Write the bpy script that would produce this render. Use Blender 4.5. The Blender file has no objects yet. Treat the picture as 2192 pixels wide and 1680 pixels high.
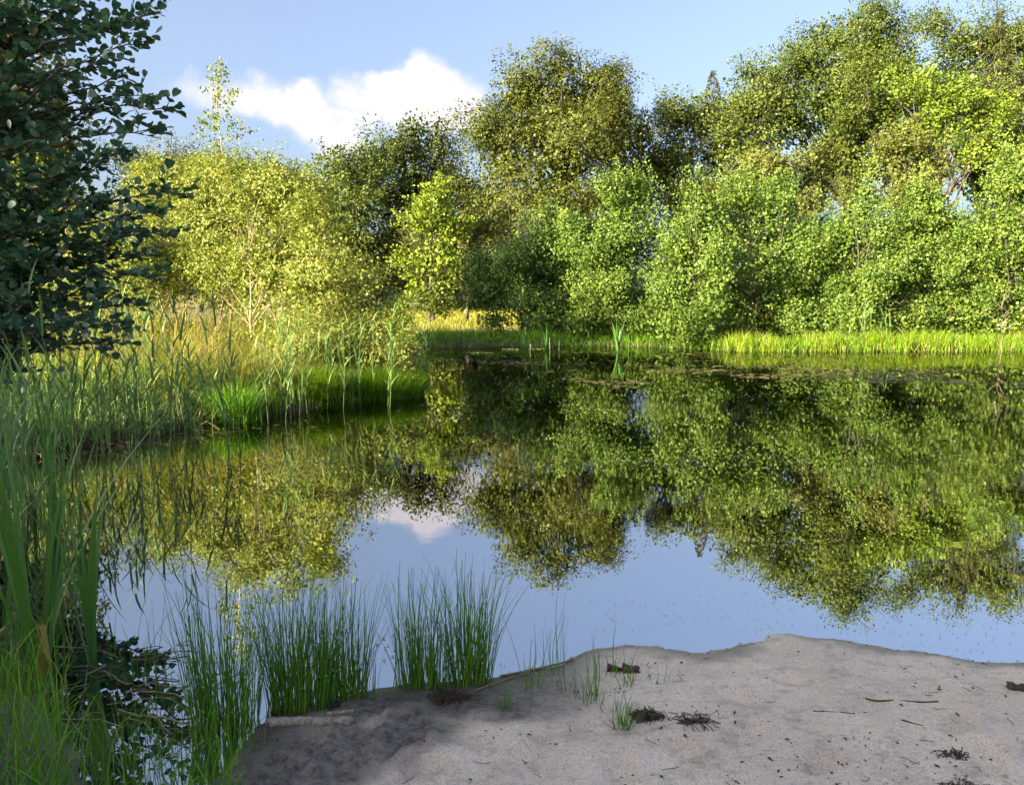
import bpy, math
import numpy as np
from mathutils import Vector, Matrix, Quaternion

# ------------------------------------------------------------------ camera, sky, sun
scn = bpy.context.scene
CAM_H, PITCH, F, CX, CY = 1.5, math.radians(6.48), 1656.0, 1096.0, 840.0   # F, CX, CY in a 2192 x 1680 frame
cam_d = bpy.data.cameras.new('camera'); cam = bpy.data.objects.new('camera', cam_d)
scn.collection.objects.link(cam); scn.camera = cam
cam.location = (0, 0, CAM_H); cam.rotation_euler = (math.pi/2 - PITCH, 0, 0)
cam_d.sensor_width = 36; cam_d.lens = 36*F/2192; cam_d.clip_end = 5000; cam_d.clip_start = 0.05

SUN_AZ, SUN_EL = math.radians(53), math.radians(18)      # sun stands behind the photographer's left shoulder
SKY_STRENGTH, SUN_STRENGTH, EXPOSURE = 0.087, 5.0, 2.32
S = Vector((math.sin(SUN_AZ)*math.cos(SUN_EL), math.cos(SUN_AZ)*math.cos(SUN_EL), -math.sin(SUN_EL)))
ld = bpy.data.lights.new('sun', 'SUN'); lo = bpy.data.objects.new('sun', ld); scn.collection.objects.link(lo)
ld.energy = SUN_STRENGTH; ld.angle = math.radians(0.5); ld.color = (1.0, 0.82, 0.50)
lo.rotation_euler = S.to_track_quat('-Z', 'Y').to_euler(); lo.location = (-20, -20, 20)

def px_angles(px, py):
    v = (0 + (px-CX)/F, math.cos(PITCH) - (py-CY)/F*math.sin(PITCH), -math.sin(PITCH) - (py-CY)/F*math.cos(PITCH))
    return math.atan2(v[0], v[1]), math.atan2(v[2], math.hypot(v[0], v[1]))

world = bpy.data.worlds.new('World'); scn.world = world; world.use_nodes = True
nt = world.node_tree; nt.nodes.clear(); N = nt.nodes.new; L = nt.links.new
def wmath(op, a, b=None, c=None):
    n = N('ShaderNodeMath'); n.operation = op
    for i, v in enumerate((a, b, c)):
        if v is None: continue
        if isinstance(v, (int, float)): n.inputs[i].default_value = v
        else: L(v, n.inputs[i])
    return n.outputs[0]
sky = N('ShaderNodeTexSky'); sky.sky_type = 'NISHITA'; sky.sun_disc = False
sky.sun_elevation = SUN_EL; sky.sun_rotation = math.pi + SUN_AZ
sky.altitude = 50; sky.air_density = 0.75; sky.dust_density = 6.0; sky.ozone_density = 2.4
tc = N('ShaderNodeTexCoord'); sep = N('ShaderNodeSeparateXYZ'); L(tc.outputs['Generated'], sep.inputs[0])
PER = 2*math.pi/5                                        # the same kind of fair-weather clouds all round the horizon
azim = wmath('ARCTAN2', sep.outputs[0], sep.outputs[1])
az = wmath('SUBTRACT', wmath('FLOORED_MODULO', wmath('ADD', azim, PER/2), PER), PER/2)
hor = wmath('SQRT', wmath('ADD', wmath('MULTIPLY', sep.outputs[0], sep.outputs[0]), wmath('MULTIPLY', sep.outputs[1], sep.outputs[1])))
el = wmath('ARCTAN2', sep.outputs[2], hor)
pos = N('ShaderNodeCombineXYZ'); L(az, pos.inputs[0]); L(el, pos.inputs[1])
nz = N('ShaderNodeTexNoise'); nz.inputs['Scale'].default_value = 16; nz.inputs['Detail'].default_value = 4; nz.inputs['Roughness'].default_value = .62
L(tc.outputs['Generated'], nz.inputs['Vector'])
nw = N('ShaderNodeVectorMath'); nw.operation = 'SUBTRACT'; L(nz.outputs['Color'], nw.inputs[0]); nw.inputs[1].default_value = (.5, .5, .5)
nsc = N('ShaderNodeVectorMath'); nsc.operation = 'SCALE'; L(nw.outputs[0], nsc.inputs[0]); nsc.inputs['Scale'].default_value = .055
wp = N('ShaderNodeVectorMath'); wp.operation = 'ADD'; L(pos.outputs[0], wp.inputs[0]); L(nsc.outputs[0], wp.inputs[1])
LOBES = [(830, 192, 115, 34, 1.1), (900, 178, 66, 60, 1.3), (965, 225, 90, 58, 1.1), (890, 250, 130, 50, .9), (530, 210, 160, 42, .64), (670, 256, 110, 46, .68), (735, 320, 95, 42, .66), (655, 192, 30, 32, .5)]
dens = None
for (x, y, rx, ry, wgt) in LOBES:
    a, e = px_angles(x, y)
    d = N('ShaderNodeVectorMath'); d.operation = 'MULTIPLY_ADD'; L(wp.outputs[0], d.inputs[0]); d.inputs[1].default_value = (F/rx, F/ry, 0); d.inputs[2].default_value = (-a*F/rx, -e*F/ry, 0)
    l2 = N('ShaderNodeVectorMath'); l2.operation = 'LENGTH'; L(d.outputs[0], l2.inputs[0])
    v = wmath('MULTIPLY', wmath('MAXIMUM', wmath('SUBTRACT', 1.25, l2.outputs['Value']), 0), wgt)
    dens = v if dens is None else wmath('ADD', dens, v)
dens = wmath('ADD', dens, wmath('MULTIPLY', wmath('SUBTRACT', nz.outputs['Fac'], .5), wmath('MULTIPLY', wmath('MINIMUM', dens, .7), 2.2)))
mr = N('ShaderNodeMapRange'); mr.interpolation_type = 'SMOOTHSTEP'; L(dens, mr.inputs[0])
mr.inputs[1].default_value = .12; mr.inputs[2].default_value = .95
CLOUD = (2.75, 2.6, 2.75)                                   # radiance of a sunlit cumulus on the sky texture's scale
mix = N('ShaderNodeMix'); mix.data_type = 'RGBA'; L(mr.outputs[0], mix.inputs[0])
hs = N('ShaderNodeHueSaturation'); hs.inputs['Saturation'].default_value = .82; L(sky.outputs[0], hs.inputs['Color'])
L(hs.outputs[0], mix.inputs[6]); mix.inputs[7].default_value = (*CLOUD, 1)
bg = N('ShaderNodeBackground'); bg.inputs['Strength'].default_value = SKY_STRENGTH; L(mix.outputs[2], bg.inputs['Color'])
world.cycles.sampling_method = 'NONE'
wo = N('ShaderNodeOutputWorld'); L(bg.outputs[0], wo.inputs['Surface'])

vs = scn.view_settings; vs.view_transform = 'Standard'; vs.look = 'None'; vs.gamma = 1; vs.exposure = EXPOSURE; vs.use_curve_mapping = False
cy = scn.cycles
cy.use_denoising = True; cy.denoiser = 'OPENIMAGEDENOISE'; cy.max_bounces = 5; cy.diffuse_bounces = 2; cy.glossy_bounces = 3
cy.transmission_bounces = 3; cy.transparent_max_bounces = 6; cy.use_adaptive_sampling = True; cy.adaptive_threshold = .02
cy.sample_clamp_indirect = 6; cy.caustics_reflective = False; cy.caustics_refractive = False

# ------------------------------------------------------------------ helpers
rng = np.random.default_rng(11)
def R(a, b, n=None): return rng.uniform(a, b, n)
def nrm(v): return v/np.maximum(np.linalg.norm(v, axis=-1, keepdims=True), 1e-9)
def ray(px, py):
    u, w = (np.asarray(px, float)-CX)/F, -(np.asarray(py, float)-CY)/F
    return np.stack([u, math.cos(PITCH) + w*math.sin(PITCH), -math.sin(PITCH) + w*math.cos(PITCH)], -1)
def at(px, py, Y):
    r = ray(px, py); return np.array([0, 0, CAM_H]) + r*(np.asarray(Y, float)[..., None]/r[..., 1:2])
def gnd(px, py, z=0.0):
    r = ray(px, py); return np.array([0, 0, CAM_H]) + r*((z-CAM_H)/r[..., 2:3])

def hash2(ix, iy, s):
    v = np.sin(ix*127.1 + iy*311.7 + s*74.7)*43758.5453
    return v - np.floor(v)
def vnoise(x, y, s=0):
    x, y = np.asarray(x, float), np.asarray(y, float)
    ix, iy = np.floor(x), np.floor(y); fx, fy = x-ix, y-iy
    fx, fy = fx*fx*(3-2*fx), fy*fy*(3-2*fy)
    a, b, c, d = hash2(ix, iy, s), hash2(ix+1, iy, s), hash2(ix, iy+1, s), hash2(ix+1, iy+1, s)
    return (a*(1-fx)+b*fx)*(1-fy) + (c*(1-fx)+d*fx)*fy - .5
def fbm(x, y, o=4, s=0):
    r = 0
    for i in range(o): r = r + vnoise(x*2**i, y*2**i, s+i*13)*.5**i
    return r
def sstep(a, b, x):
    t = np.clip((np.asarray(x, float)-a)/(b-a), 0, 1); return t*t*(3-2*t)

class MB:
    """collects quads and triangles with a per-vertex tint and builds ONE mesh object"""
    def __init__(s): s.v, s.q, s.t, s.a, s.n = [], [], [], [], 0
    def add(s, v, q=None, t=None, tint=None):
        v = np.asarray(v, float).reshape(-1, 3)
        if q is not None and len(q): s.q.append(np.asarray(q, np.int64).reshape(-1, 4) + s.n)
        if t is not None and len(t): s.t.append(np.asarray(t, np.int64).reshape(-1, 3) + s.n)
        s.a.append(np.full(len(v), .5) if tint is None else np.broadcast_to(tint, (len(v),)).astype(float))
        s.v.append(v); s.n += len(v)
    def mesh(s, name, smooth=False):
        v = np.concatenate(s.v); q = np.concatenate(s.q) if s.q else np.zeros((0, 4), np.int64); t = np.concatenate(s.t) if s.t else np.zeros((0, 3), np.int64)
        me = bpy.data.meshes.new(name); me.vertices.add(len(v)); me.vertices.foreach_set('co', v.astype(np.float32).ravel())
        li = np.concatenate([q.ravel(), t.ravel()]); me.loops.add(len(li)); me.loops.foreach_set('vertex_index', li.astype(np.int32))
        st = np.concatenate([np.arange(len(q))*4, len(q)*4 + np.arange(len(t))*3]); me.polygons.add(len(st))
        me.polygons.foreach_set('loop_start', st.astype(np.int32))
        at_ = me.attributes.new('tint', 'FLOAT', 'POINT'); at_.data.foreach_set('value', np.concatenate(s.a).astype(np.float32))
        me.update(calc_edges=True)
        if smooth: me.polygons.foreach_set('use_smooth', np.ones(len(st), bool))
        return me
    def build(s, name, mat, parent=None, smooth=False):
        me = s.mesh(name, smooth); me.materials.append(mat)
        return link(name, me, parent)

COL = scn.collection
def link(name, me, parent=None, keep=True):
    o = bpy.data.objects.new(name, me); COL.objects.link(o)
    if parent is not None:
        o.parent = parent
        if keep: o.matrix_parent_inverse = Matrix.Translation(parent.location).inverted()
    return o
def tag(o, label=None, cat=None, group=None, kind=None):
    for k, v in (('label', label), ('category', cat), ('group', group), ('kind', kind)):
        if v: o[k] = v
    return o
def thing(name, loc, label, cat, group=None):
    o = bpy.data.objects.new(name, None); COL.objects.link(o); o.location = Vector([float(c) for c in loc]); o.empty_display_size = .2
    return tag(o, label, cat, group)
def place(name, me, parent, loc=(0, 0, 0), rot=None, scale=(1, 1, 1)):
    """a part in its parent's own coordinates, sharing mesh data"""
    o = bpy.data.objects.new(name, me); COL.objects.link(o); o.parent = parent
    o.location = [float(c) for c in loc]; o.scale = [float(c) for c in scale]
    if rot is not None: o.rotation_mode = 'QUATERNION'; o.rotation_quaternion = rot
    return o

def frame(ax, nn):
    ax = nrm(ax); side = nrm(np.cross(nn, ax)); return ax, side, np.cross(ax, side)
# leaf outlines: (along, across, lift)
T_DIAMOND = (np.array([(0, 0, 0), (.5, .5, .07), (1, 0, -.03), (.5, -.5, .07)]), [(0, 1, 2, 3)], [])
T_FOLD = (np.array([(0, 0, 0), (.45, .5, .12), (1, 0, -.08), (.45, -.5, .12)]), [], [(0, 1, 2), (0, 2, 3)])
T_ROUND = (np.array([(0, 0, 0), (.25, .42, .09), (.72, .5, .1), (1, 0, -.02), (.72, -.5, .1), (.25, -.42, .09)]), [(0, 1, 2, 3), (0, 3, 4, 5)], [])
T_ALDER = (np.array([(0, 0, 0), (.12, .2, .04), (.38, .42, .08), (.7, .5, .07), (.93, .33, .02), (.9, 0, -.04), (.93, -.33, .02), (.7, -.5, .07), (.38, -.42, .08), (.12, -.2, .04), (.5, 0, -.02)]),
           [(0, 1, 2, 10), (10, 2, 3, 4), (0, 10, 8, 9), (10, 6, 7, 8)], [(10, 4, 5), (10, 5, 6)])
def add_leaves(mb, P, A, NN, ln, wd, tmpl, tint):
    tv, tq, tt = tmpl; ax, sd, up = frame(A, NN); n, k = len(P), len(tv)
    ln = np.broadcast_to(ln, (n,)); wd = np.broadcast_to(wd, (n,))
    V = P[:, None] + ax[:, None]*(tv[None, :, 0:1]*ln[:, None, None]) + sd[:, None]*(tv[None, :, 1:2]*wd[:, None, None]) + up[:, None]*(tv[None, :, 2:3]*ln[:, None, None])
    off = (np.arange(n)*k)[:, None, None]
    q = (np.array(tq)[None] + off).reshape(-1, 4) if len(tq) else None
    t = (np.array(tt)[None] + off).reshape(-1, 3) if len(tt) else None
    mb.add(V, q, t, np.repeat(np.broadcast_to(tint, (n,)), k))
def add_tube(mb, pts, rad, sides=6, tint=.5, cap=False):
    pts = np.asarray(pts, float); n = len(pts); rad = np.broadcast_to(rad, (n,))
    tg = nrm(np.gradient(pts, axis=0)); ref = np.array([.13, .97, .2]) if abs(tg[0, 1]) < .8 else np.array([.9, .1, .4])
    a = nrm(np.cross(tg, ref)); b = np.cross(tg, a); th = np.arange(sides)/sides*2*math.pi
    V = pts[:, None] + rad[:, None, None]*(np.cos(th)[None, :, None]*a[:, None] + np.sin(th)[None, :, None]*b[:, None])
    i = np.arange(n-1)[:, None]*sides; j = np.arange(sides)[None]; j2 = (j+1) % sides
    q = np.stack([i+j, i+j2, i+sides+j2, i+sides+j], -1).reshape(-1, 4); t = []
    if cap:
        c = [V.reshape(-1, 3), pts[:1], pts[-1:]]; m = n*sides
        t = [(m, (k+1) % sides, k) for k in range(sides)] + [(m+1, (n-1)*sides+k, (n-1)*sides+(k+1) % sides) for k in range(sides)]
        mb.add(np.concatenate(c), q, t, tint)
    else: mb.add(V, q, None, tint)
def curve(p0, p1, n=6, bow=(0, 0, 0), jit=0.0):
    t = np.linspace(0, 1, n)[:, None]; p0, p1 = np.asarray(p0, float), np.asarray(p1, float)
    c = p0*(1-t) + p1*t + np.asarray(bow)*(4*t*(1-t))
    if jit: c[1:-1] += rng.normal(0, jit, (n-2, 3))
    return c
def add_blades(mb, P, H, W, lean, droop, tint, az=None, levels=3):
    """grass: base points, heights, widths, lean (tip offset / height), extra droop of the tip"""
    n = len(P); az = R(0, 2*math.pi, n) if az is None else az; H = np.broadcast_to(H, (n,)); lean = np.broadcast_to(lean, (n,)); W = np.broadcast_to(W, (n,))
    d = np.stack([np.cos(az), np.sin(az), np.zeros(n)], -1); ph = az + R(-1.2, 1.2, n) + math.pi/2
    s = np.stack([np.cos(ph), np.sin(ph), np.zeros(n)], -1); V = []
    for k in range(levels):
        t = k/(levels-1); c = P + d*(H*lean*t**2.0)[:, None] + np.array([0, 0, 1.])*(H*(t - np.asarray(droop)*t**3))[:, None]
        if k == levels-1: V.append(c[:, None])
        else:
            w = (W*(1-t*.55)*.5)[:, None]; V.append(np.stack([c-s*w, c+s*w], 1))
    V = np.concatenate(V, 1); k = V.shape[1]; off = (np.arange(n)*k)[:, None, None]
    q = [(2*i, 2*i+1, 2*i+3, 2*i+2) for i in range(levels-2)]; t = [(k-3, k-2, k-1)]
    mb.add(V, (np.array(q)[None]+off).reshape(-1, 4) if q else None, (np.array(t)[None]+off).reshape(-1, 3), np.repeat(np.broadcast_to(tint, (n,)), k))

# ------------------------------------------------------------------ materials
def newmat(name):
    m = bpy.data.materials.new(name); m.use_nodes = True; t = m.node_tree; t.nodes.clear(); return m, t, t.nodes.new, t.links.new
def ramp(n_, stops):
    r = n_('ShaderNodeValToRGB'); e = r.color_ramp.elements
    while len(e) < len(stops): e.new(.5)
    for k, (p, c) in enumerate(stops): e[k].position = p; e[k].color = (*c, 1)
    return r
def leaf_mat(name, cols, transl=.2, rough=.5, spec=.3, tcol=None):
    m, t, n_, l_ = newmat(name); a = n_('ShaderNodeAttribute'); a.attribute_name = 'tint'
    r = ramp(n_, [(i/(len(cols)-1), c) for i, c in enumerate(cols)]); l_(a.outputs['Fac'], r.inputs[0])
    p = n_('ShaderNodeBsdfPrincipled'); l_(r.outputs[0], p.inputs['Base Color']); p.inputs['Roughness'].default_value = rough; p.inputs['Specular IOR Level'].default_value = spec
    o = n_('ShaderNodeOutputMaterial')
    if transl:
        tr = n_('ShaderNodeBsdfTranslucent'); h = n_('ShaderNodeHueSaturation'); h.inputs['Hue'].default_value = .485; h.inputs['Saturation'].default_value = 1.1; h.inputs['Value'].default_value = 1.3
        l_(r.outputs[0], h.inputs['Color']); l_(h.outputs[0], tr.inputs['Color'])
        mx = n_('ShaderNodeMixShader'); mx.inputs[0].default_value = transl; l_(p.outputs[0], mx.inputs[1]); l_(tr.outputs[0], mx.inputs[2]); l_(mx.outputs[0], o.inputs[0])
    else: l_(p.outputs[0], o.inputs[0])
    return m
def bark_mat(name, c1, c2, scale=8, rough=.85, bump=.5):
    m, t, n_, l_ = newmat(name); tc = n_('ShaderNodeTexCoord'); mp = n_('ShaderNodeMapping'); mp.inputs['Scale'].default_value = (1, 1, .3); l_(tc.outputs['Object'], mp.inputs[0])
    z = n_('ShaderNodeTexNoise'); z.inputs['Scale'].default_value = scale; z.inputs['Detail'].default_value = 6; l_(mp.outputs[0], z.inputs['Vector'])
    r = ramp(n_, [(.3, c1), (.7, c2)]); l_(z.outputs['Fac'], r.inputs[0]); p = n_('ShaderNodeBsdfPrincipled'); l_(r.outputs[0], p.inputs['Base Color']); p.inputs['Roughness'].default_value = rough
    b = n_('ShaderNodeBump'); b.inputs['Strength'].default_value = bump; b.inputs['Distance'].default_value = .02; l_(z.outputs['Fac'], b.inputs['Height']); l_(b.outputs[0], p.inputs['Normal'])
    o = n_('ShaderNodeOutputMaterial'); l_(p.outputs[0], o.inputs[0]); return m

M = {}
M['beech'] = leaf_mat('beech leaves', [(0.025, 0.043, 0.007), (0.064, 0.085, 0.011), (0.128, 0.140, 0.020)])
M['oak'] = leaf_mat('oak leaves', [(0.025, 0.049, 0.008), (0.064, 0.098, 0.012), (0.123, 0.149, 0.019)])
M['olive'] = leaf_mat('olive leaves', [(0.047, 0.064, 0.014), (0.093, 0.115, 0.020), (0.149, 0.157, 0.030)])
M['bright'] = leaf_mat('bright oak leaves', [(0.068, 0.119, 0.012), (0.128, 0.196, 0.017), (0.204, 0.264, 0.025)])
M['grey'] = leaf_mat('ash leaves', [(0.034, 0.060, 0.013), (0.076, 0.111, 0.020), (0.132, 0.157, 0.031)])
M['spruce'] = leaf_mat('spruce needles', [(.03, .045, .015), (.075, .085, .025), (.13, .125, .04)], transl=.1)
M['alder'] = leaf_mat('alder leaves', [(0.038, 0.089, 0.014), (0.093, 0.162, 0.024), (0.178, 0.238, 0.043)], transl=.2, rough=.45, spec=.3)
M['birch'] = leaf_mat('birch leaves', [(0.102, 0.149, 0.025), (0.178, 0.230, 0.041), (0.281, 0.293, 0.072)], transl=.3)
M['near'] = leaf_mat('near alder leaves', [(.026, .075, .045), (.045, .12, .065), (.11, .21, .08)], transl=.28, rough=.3, spec=.7)  # blue skylight on the shaded leaves is put into their colour
M['grass'] = leaf_mat('meadow grass', [(.10, .18, .014), (.19, .26, .02), (.34, .31, .06)], transl=.4)
M['sedge'] = leaf_mat('sedge', [(.06, .15, .012), (.13, .27, .016), (.24, .34, .02)], transl=.4)
M['rush'] = leaf_mat('rush stems', [(.06, .19, .014), (.12, .30, .024), (.24, .40, .045)], transl=.15, rough=.6, spec=.2)
M['cattail'] = leaf_mat('cattail leaves', [(.05, .16, .03), (.09, .22, .04), (.16, .27, .05)], transl=.3, rough=.4, spec=.4)
M['reed'] = leaf_mat('reed leaves', [(.08, .18, .06), (.14, .25, .075), (.25, .32, .085)], transl=.3, rough=.45, spec=.4)
M['dead'] = leaf_mat('dead reed', [(.14, .10, .055), (.25, .19, .11), (.38, .30, .19)], transl=.1, rough=.7)
M['ochre'] = leaf_mat('yellowed leaf', [(.26, .17, .04), (.32, .22, .05), (.36, .27, .07)], transl=.25, rough=.5)
M['brown'] = leaf_mat('dry brown plants', [(.16, .09, .03), (.27, .16, .05), (.36, .23, .09)], transl=.2, rough=.8)
M['bark'] = bark_mat('grey bark', (.035, .03, .024), (.11, .095, .075))
M['birch_bark'] = bark_mat('birch bark', (.18, .12, .08), (.52, .42, .32), 14)
M['twig'] = bark_mat('twig bark', (.03, .022, .016), (.07, .052, .035), 30)
M['wood'] = bark_mat('weathered wood', (.24, .18, .13), (.56, .46, .36), 70, bump=1.0)
M['redbark'] = bark_mat('wet red bark', (.035, .014, .008), (.11, .045, .026), 60, rough=.5, bump=1)
M['root'] = bark_mat('dark roots', (.04, .026, .017), (.12, .078, .05), 50, bump=1)
M['weed'] = leaf_mat('pondweed', [(.09, .075, .03), (.16, .13, .05), (.25, .22, .09)], transl=0, rough=.35, spec=.5)
M['lily'] = leaf_mat('floating mat', [(.2, .24, .04), (.3, .33, .06), (.38, .4, .1)], transl=0, rough=.5)

# ------------------------------------------------------------------ pond outline and ground height
SHORE_PX = [(170, 1680), (150, 1590), (70, 1500), (-120, 1445), (-500, 1330), (-760, 1210), (-620, 1075), (-300, 1010), (-60, 985), (90, 970), (200, 957), (330, 935), (440, 912), (540, 893), (625, 877),
            (725, 863), (815, 851), (872, 828), (890, 800), (885, 775), (885, 757), (890, 746), (960, 743), (1100, 741), (1250, 741), (1400, 743), (1500, 747), (1560, 752), (1700, 753), (1900, 753),
            (2100, 752), (2300, 751), (2700, 749)]
NEAR_PX = [(2900, 1500), (2500, 1432), (2300, 1416), (2192, 1412), (2090, 1413), (2000, 1396), (1930, 1394), (1850, 1378), (1780, 1362), (1740, 1364), (1690, 1353), (1650, 1356), (1630, 1370), (1560, 1372), (1500, 1395),
           (1430, 1402), (1340, 1388), (1250, 1392), (1200, 1420), (1100, 1442), (1040, 1462), (940, 1462), (870, 1468), (800, 1470), (740, 1485), (650, 1510), (560, 1548), (480, 1610), (430, 1690), (400, 1780), (380, 1900),
           (250, 1950), (190, 1800)]
POLY = np.array([gnd(*p)[:2] for p in SHORE_PX] + [(34, 22), (32, 9), (16, 4.0)] + [gnd(*p)[:2] for p in NEAR_PX])
def shore_dist(x, y):
    """signed distance to the shoreline, positive on land"""
    sh = np.shape(x); p = np.stack([np.ravel(x), np.ravel(y)], -1).astype(float)
    best = np.full(len(p), 1e9); ins = np.zeros(len(p), bool); n = len(POLY)
    for i in range(n):
        a, b = POLY[i], POLY[(i+1) % n]; e = b-a; w = p-a; t = np.clip(w@e/(e@e), 0, 1)
        best = np.minimum(best, np.hypot(w[:, 0]-e[0]*t, w[:, 1]-e[1]*t))
        if a[1] != b[1]:
            c = ((a[1] > p[:, 1]) != (b[1] > p[:, 1])) & (p[:, 0] < e[0]*(p[:, 1]-a[1])/(b[1]-a[1]) + a[0]); ins ^= c
    return (np.where(ins, -best, best)).reshape(sh)
MUD = [gnd(*p, .06)[:2] for p in [(650, 1600), (740, 1570), (560, 1640), (700, 1640), (850, 1540)]]
def mud_mask(x, y):
    m = 0
    wv = fbm(np.asarray(x)*6, np.asarray(y)*6, 3, 71)*.16
    for c, r in zip(MUD, (.30, .24, .22, .2, .2)): m = np.maximum(m, 1 - sstep(.25*r, 1.25*r, np.hypot((x-c[0]), (y-c[1])*.9)+wv))
    return m
FOOT = [(*gnd(a, b, .05)[:2], c, .13) for a, b, c in [(1120, 1600, .9), (1320, 1640, 1.2), (1600, 1560, .7), (1760, 1620, .9), (1560, 1470, 2.2), (1850, 1500, .4), (2060, 1540, .6), (980, 1560, 2.5), (900, 1640, .8), (2120, 1620, 1.1), (1700, 1440, 2.6), (1470, 1600, 1.9)]]
def height(x, y, detail=True):
    x, y = np.asarray(x, float), np.asarray(y, float); d = shore_dist(x, y)
    near = (1 - sstep(5.5, 8, y))*sstep(-2.6, -1.8, x)         # the sandy beach in front
    wob = fbm(x*3.2, y*3.2, 3, 5)*.09*near + fbm(x*1.3, y*1.3, 3, 9)*(.16+.34*sstep(8, 10, y)*(1-sstep(18, 22, y))*(1-sstep(-1, 1, x)))*(1-near)*sstep(4, 7, y)
    d = d + wob
    land = near*(.020*(1-np.exp(-np.maximum(d, 0)/.35)) + .028*np.maximum(d, 0)) + (1-near)*(.22*(1-np.exp(-np.maximum(d, 0)/.35)) + .012*np.maximum(d, 0))
    w = np.maximum(-d, 0); bed = near*(.055*w + .05*np.maximum(w-1.2, 0)**1.5) + (1-near)*(.5*w)
    z = np.where(d > 0, land, -np.minimum(bed, 1.1))
    if detail:
        z = z + near*(fbm(x*2.1, y*2.1, 3, 1)*.006 + fbm(x*9, y*9, 3, 2)*.013 + fbm(x*33, y*33, 2, 3)*.004)*np.where(d > 0, sstep(0, .25, d), .25)
        for (fx, fy, fa, fl) in FOOT:
            u, v = (x-fx)*math.cos(fa)+(y-fy)*math.sin(fa), -(x-fx)*math.sin(fa)+(y-fy)*math.cos(fa); q = np.hypot(u/fl, v/(fl*.42)); z = z - .026*(1-sstep(.55, 1.0, q)) + .006*sstep(.8, 1.05, q)*(1-sstep(1.05, 1.6, q))
        mm = mud_mask(x, y)*sstep(.02, .12, d); lump = np.abs(fbm(x*11, y*11, 4, 21)); z = z + mm*(.06*lump + .05*fbm(x*22, y*22, 4, 4) - .015)
        z = z + (1-near)*fbm(x*.7, y*.7, 3, 7)*.08*np.where(d > 0, 1, 0)
        far = sstep(40, 200, np.hypot(x, y)); z = z + far*fbm(x*.02, y*.02, 3, 17)*1.5
    z = np.where((d > .04) & (near > .5), np.maximum(z, .010 + .004*fbm(x*20, y*20, 2, 90)), z)
    return np.minimum(z, 60)
def onland(P): P = np.array(P, float); P[..., 2] = height(P[..., 0], P[..., 1]); return P

def axis(fine0, fine1, step, lo, hi):
    a = list(np.arange(fine0, fine1+1e-6, step)); s, v = step, fine1
    while v < hi: s *= 1.11; v += s; a.append(v)
    s, v = step, fine0
    while v > lo: s *= 1.11; v -= s; a.insert(0, v)
    return np.array(a)
gx, gy = axis(-2.1, 3.3, .028, -900, 900), axis(1.9, 4.2, .022, -500, 1500)
GX, GY = np.meshgrid(gx, gy, indexing='ij'); GZ = height(GX, GY)
nx, ny = GX.shape; idx = np.arange(nx*ny).reshape(nx, ny)
mb = MB(); SD = shore_dist(GX, GY)
mb.add(np.stack([GX, GY, GZ], -1), np.stack([idx[:-1, :-1], idx[1:, :-1], idx[1:, 1:], idx[:-1, 1:]], -1))

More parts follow.
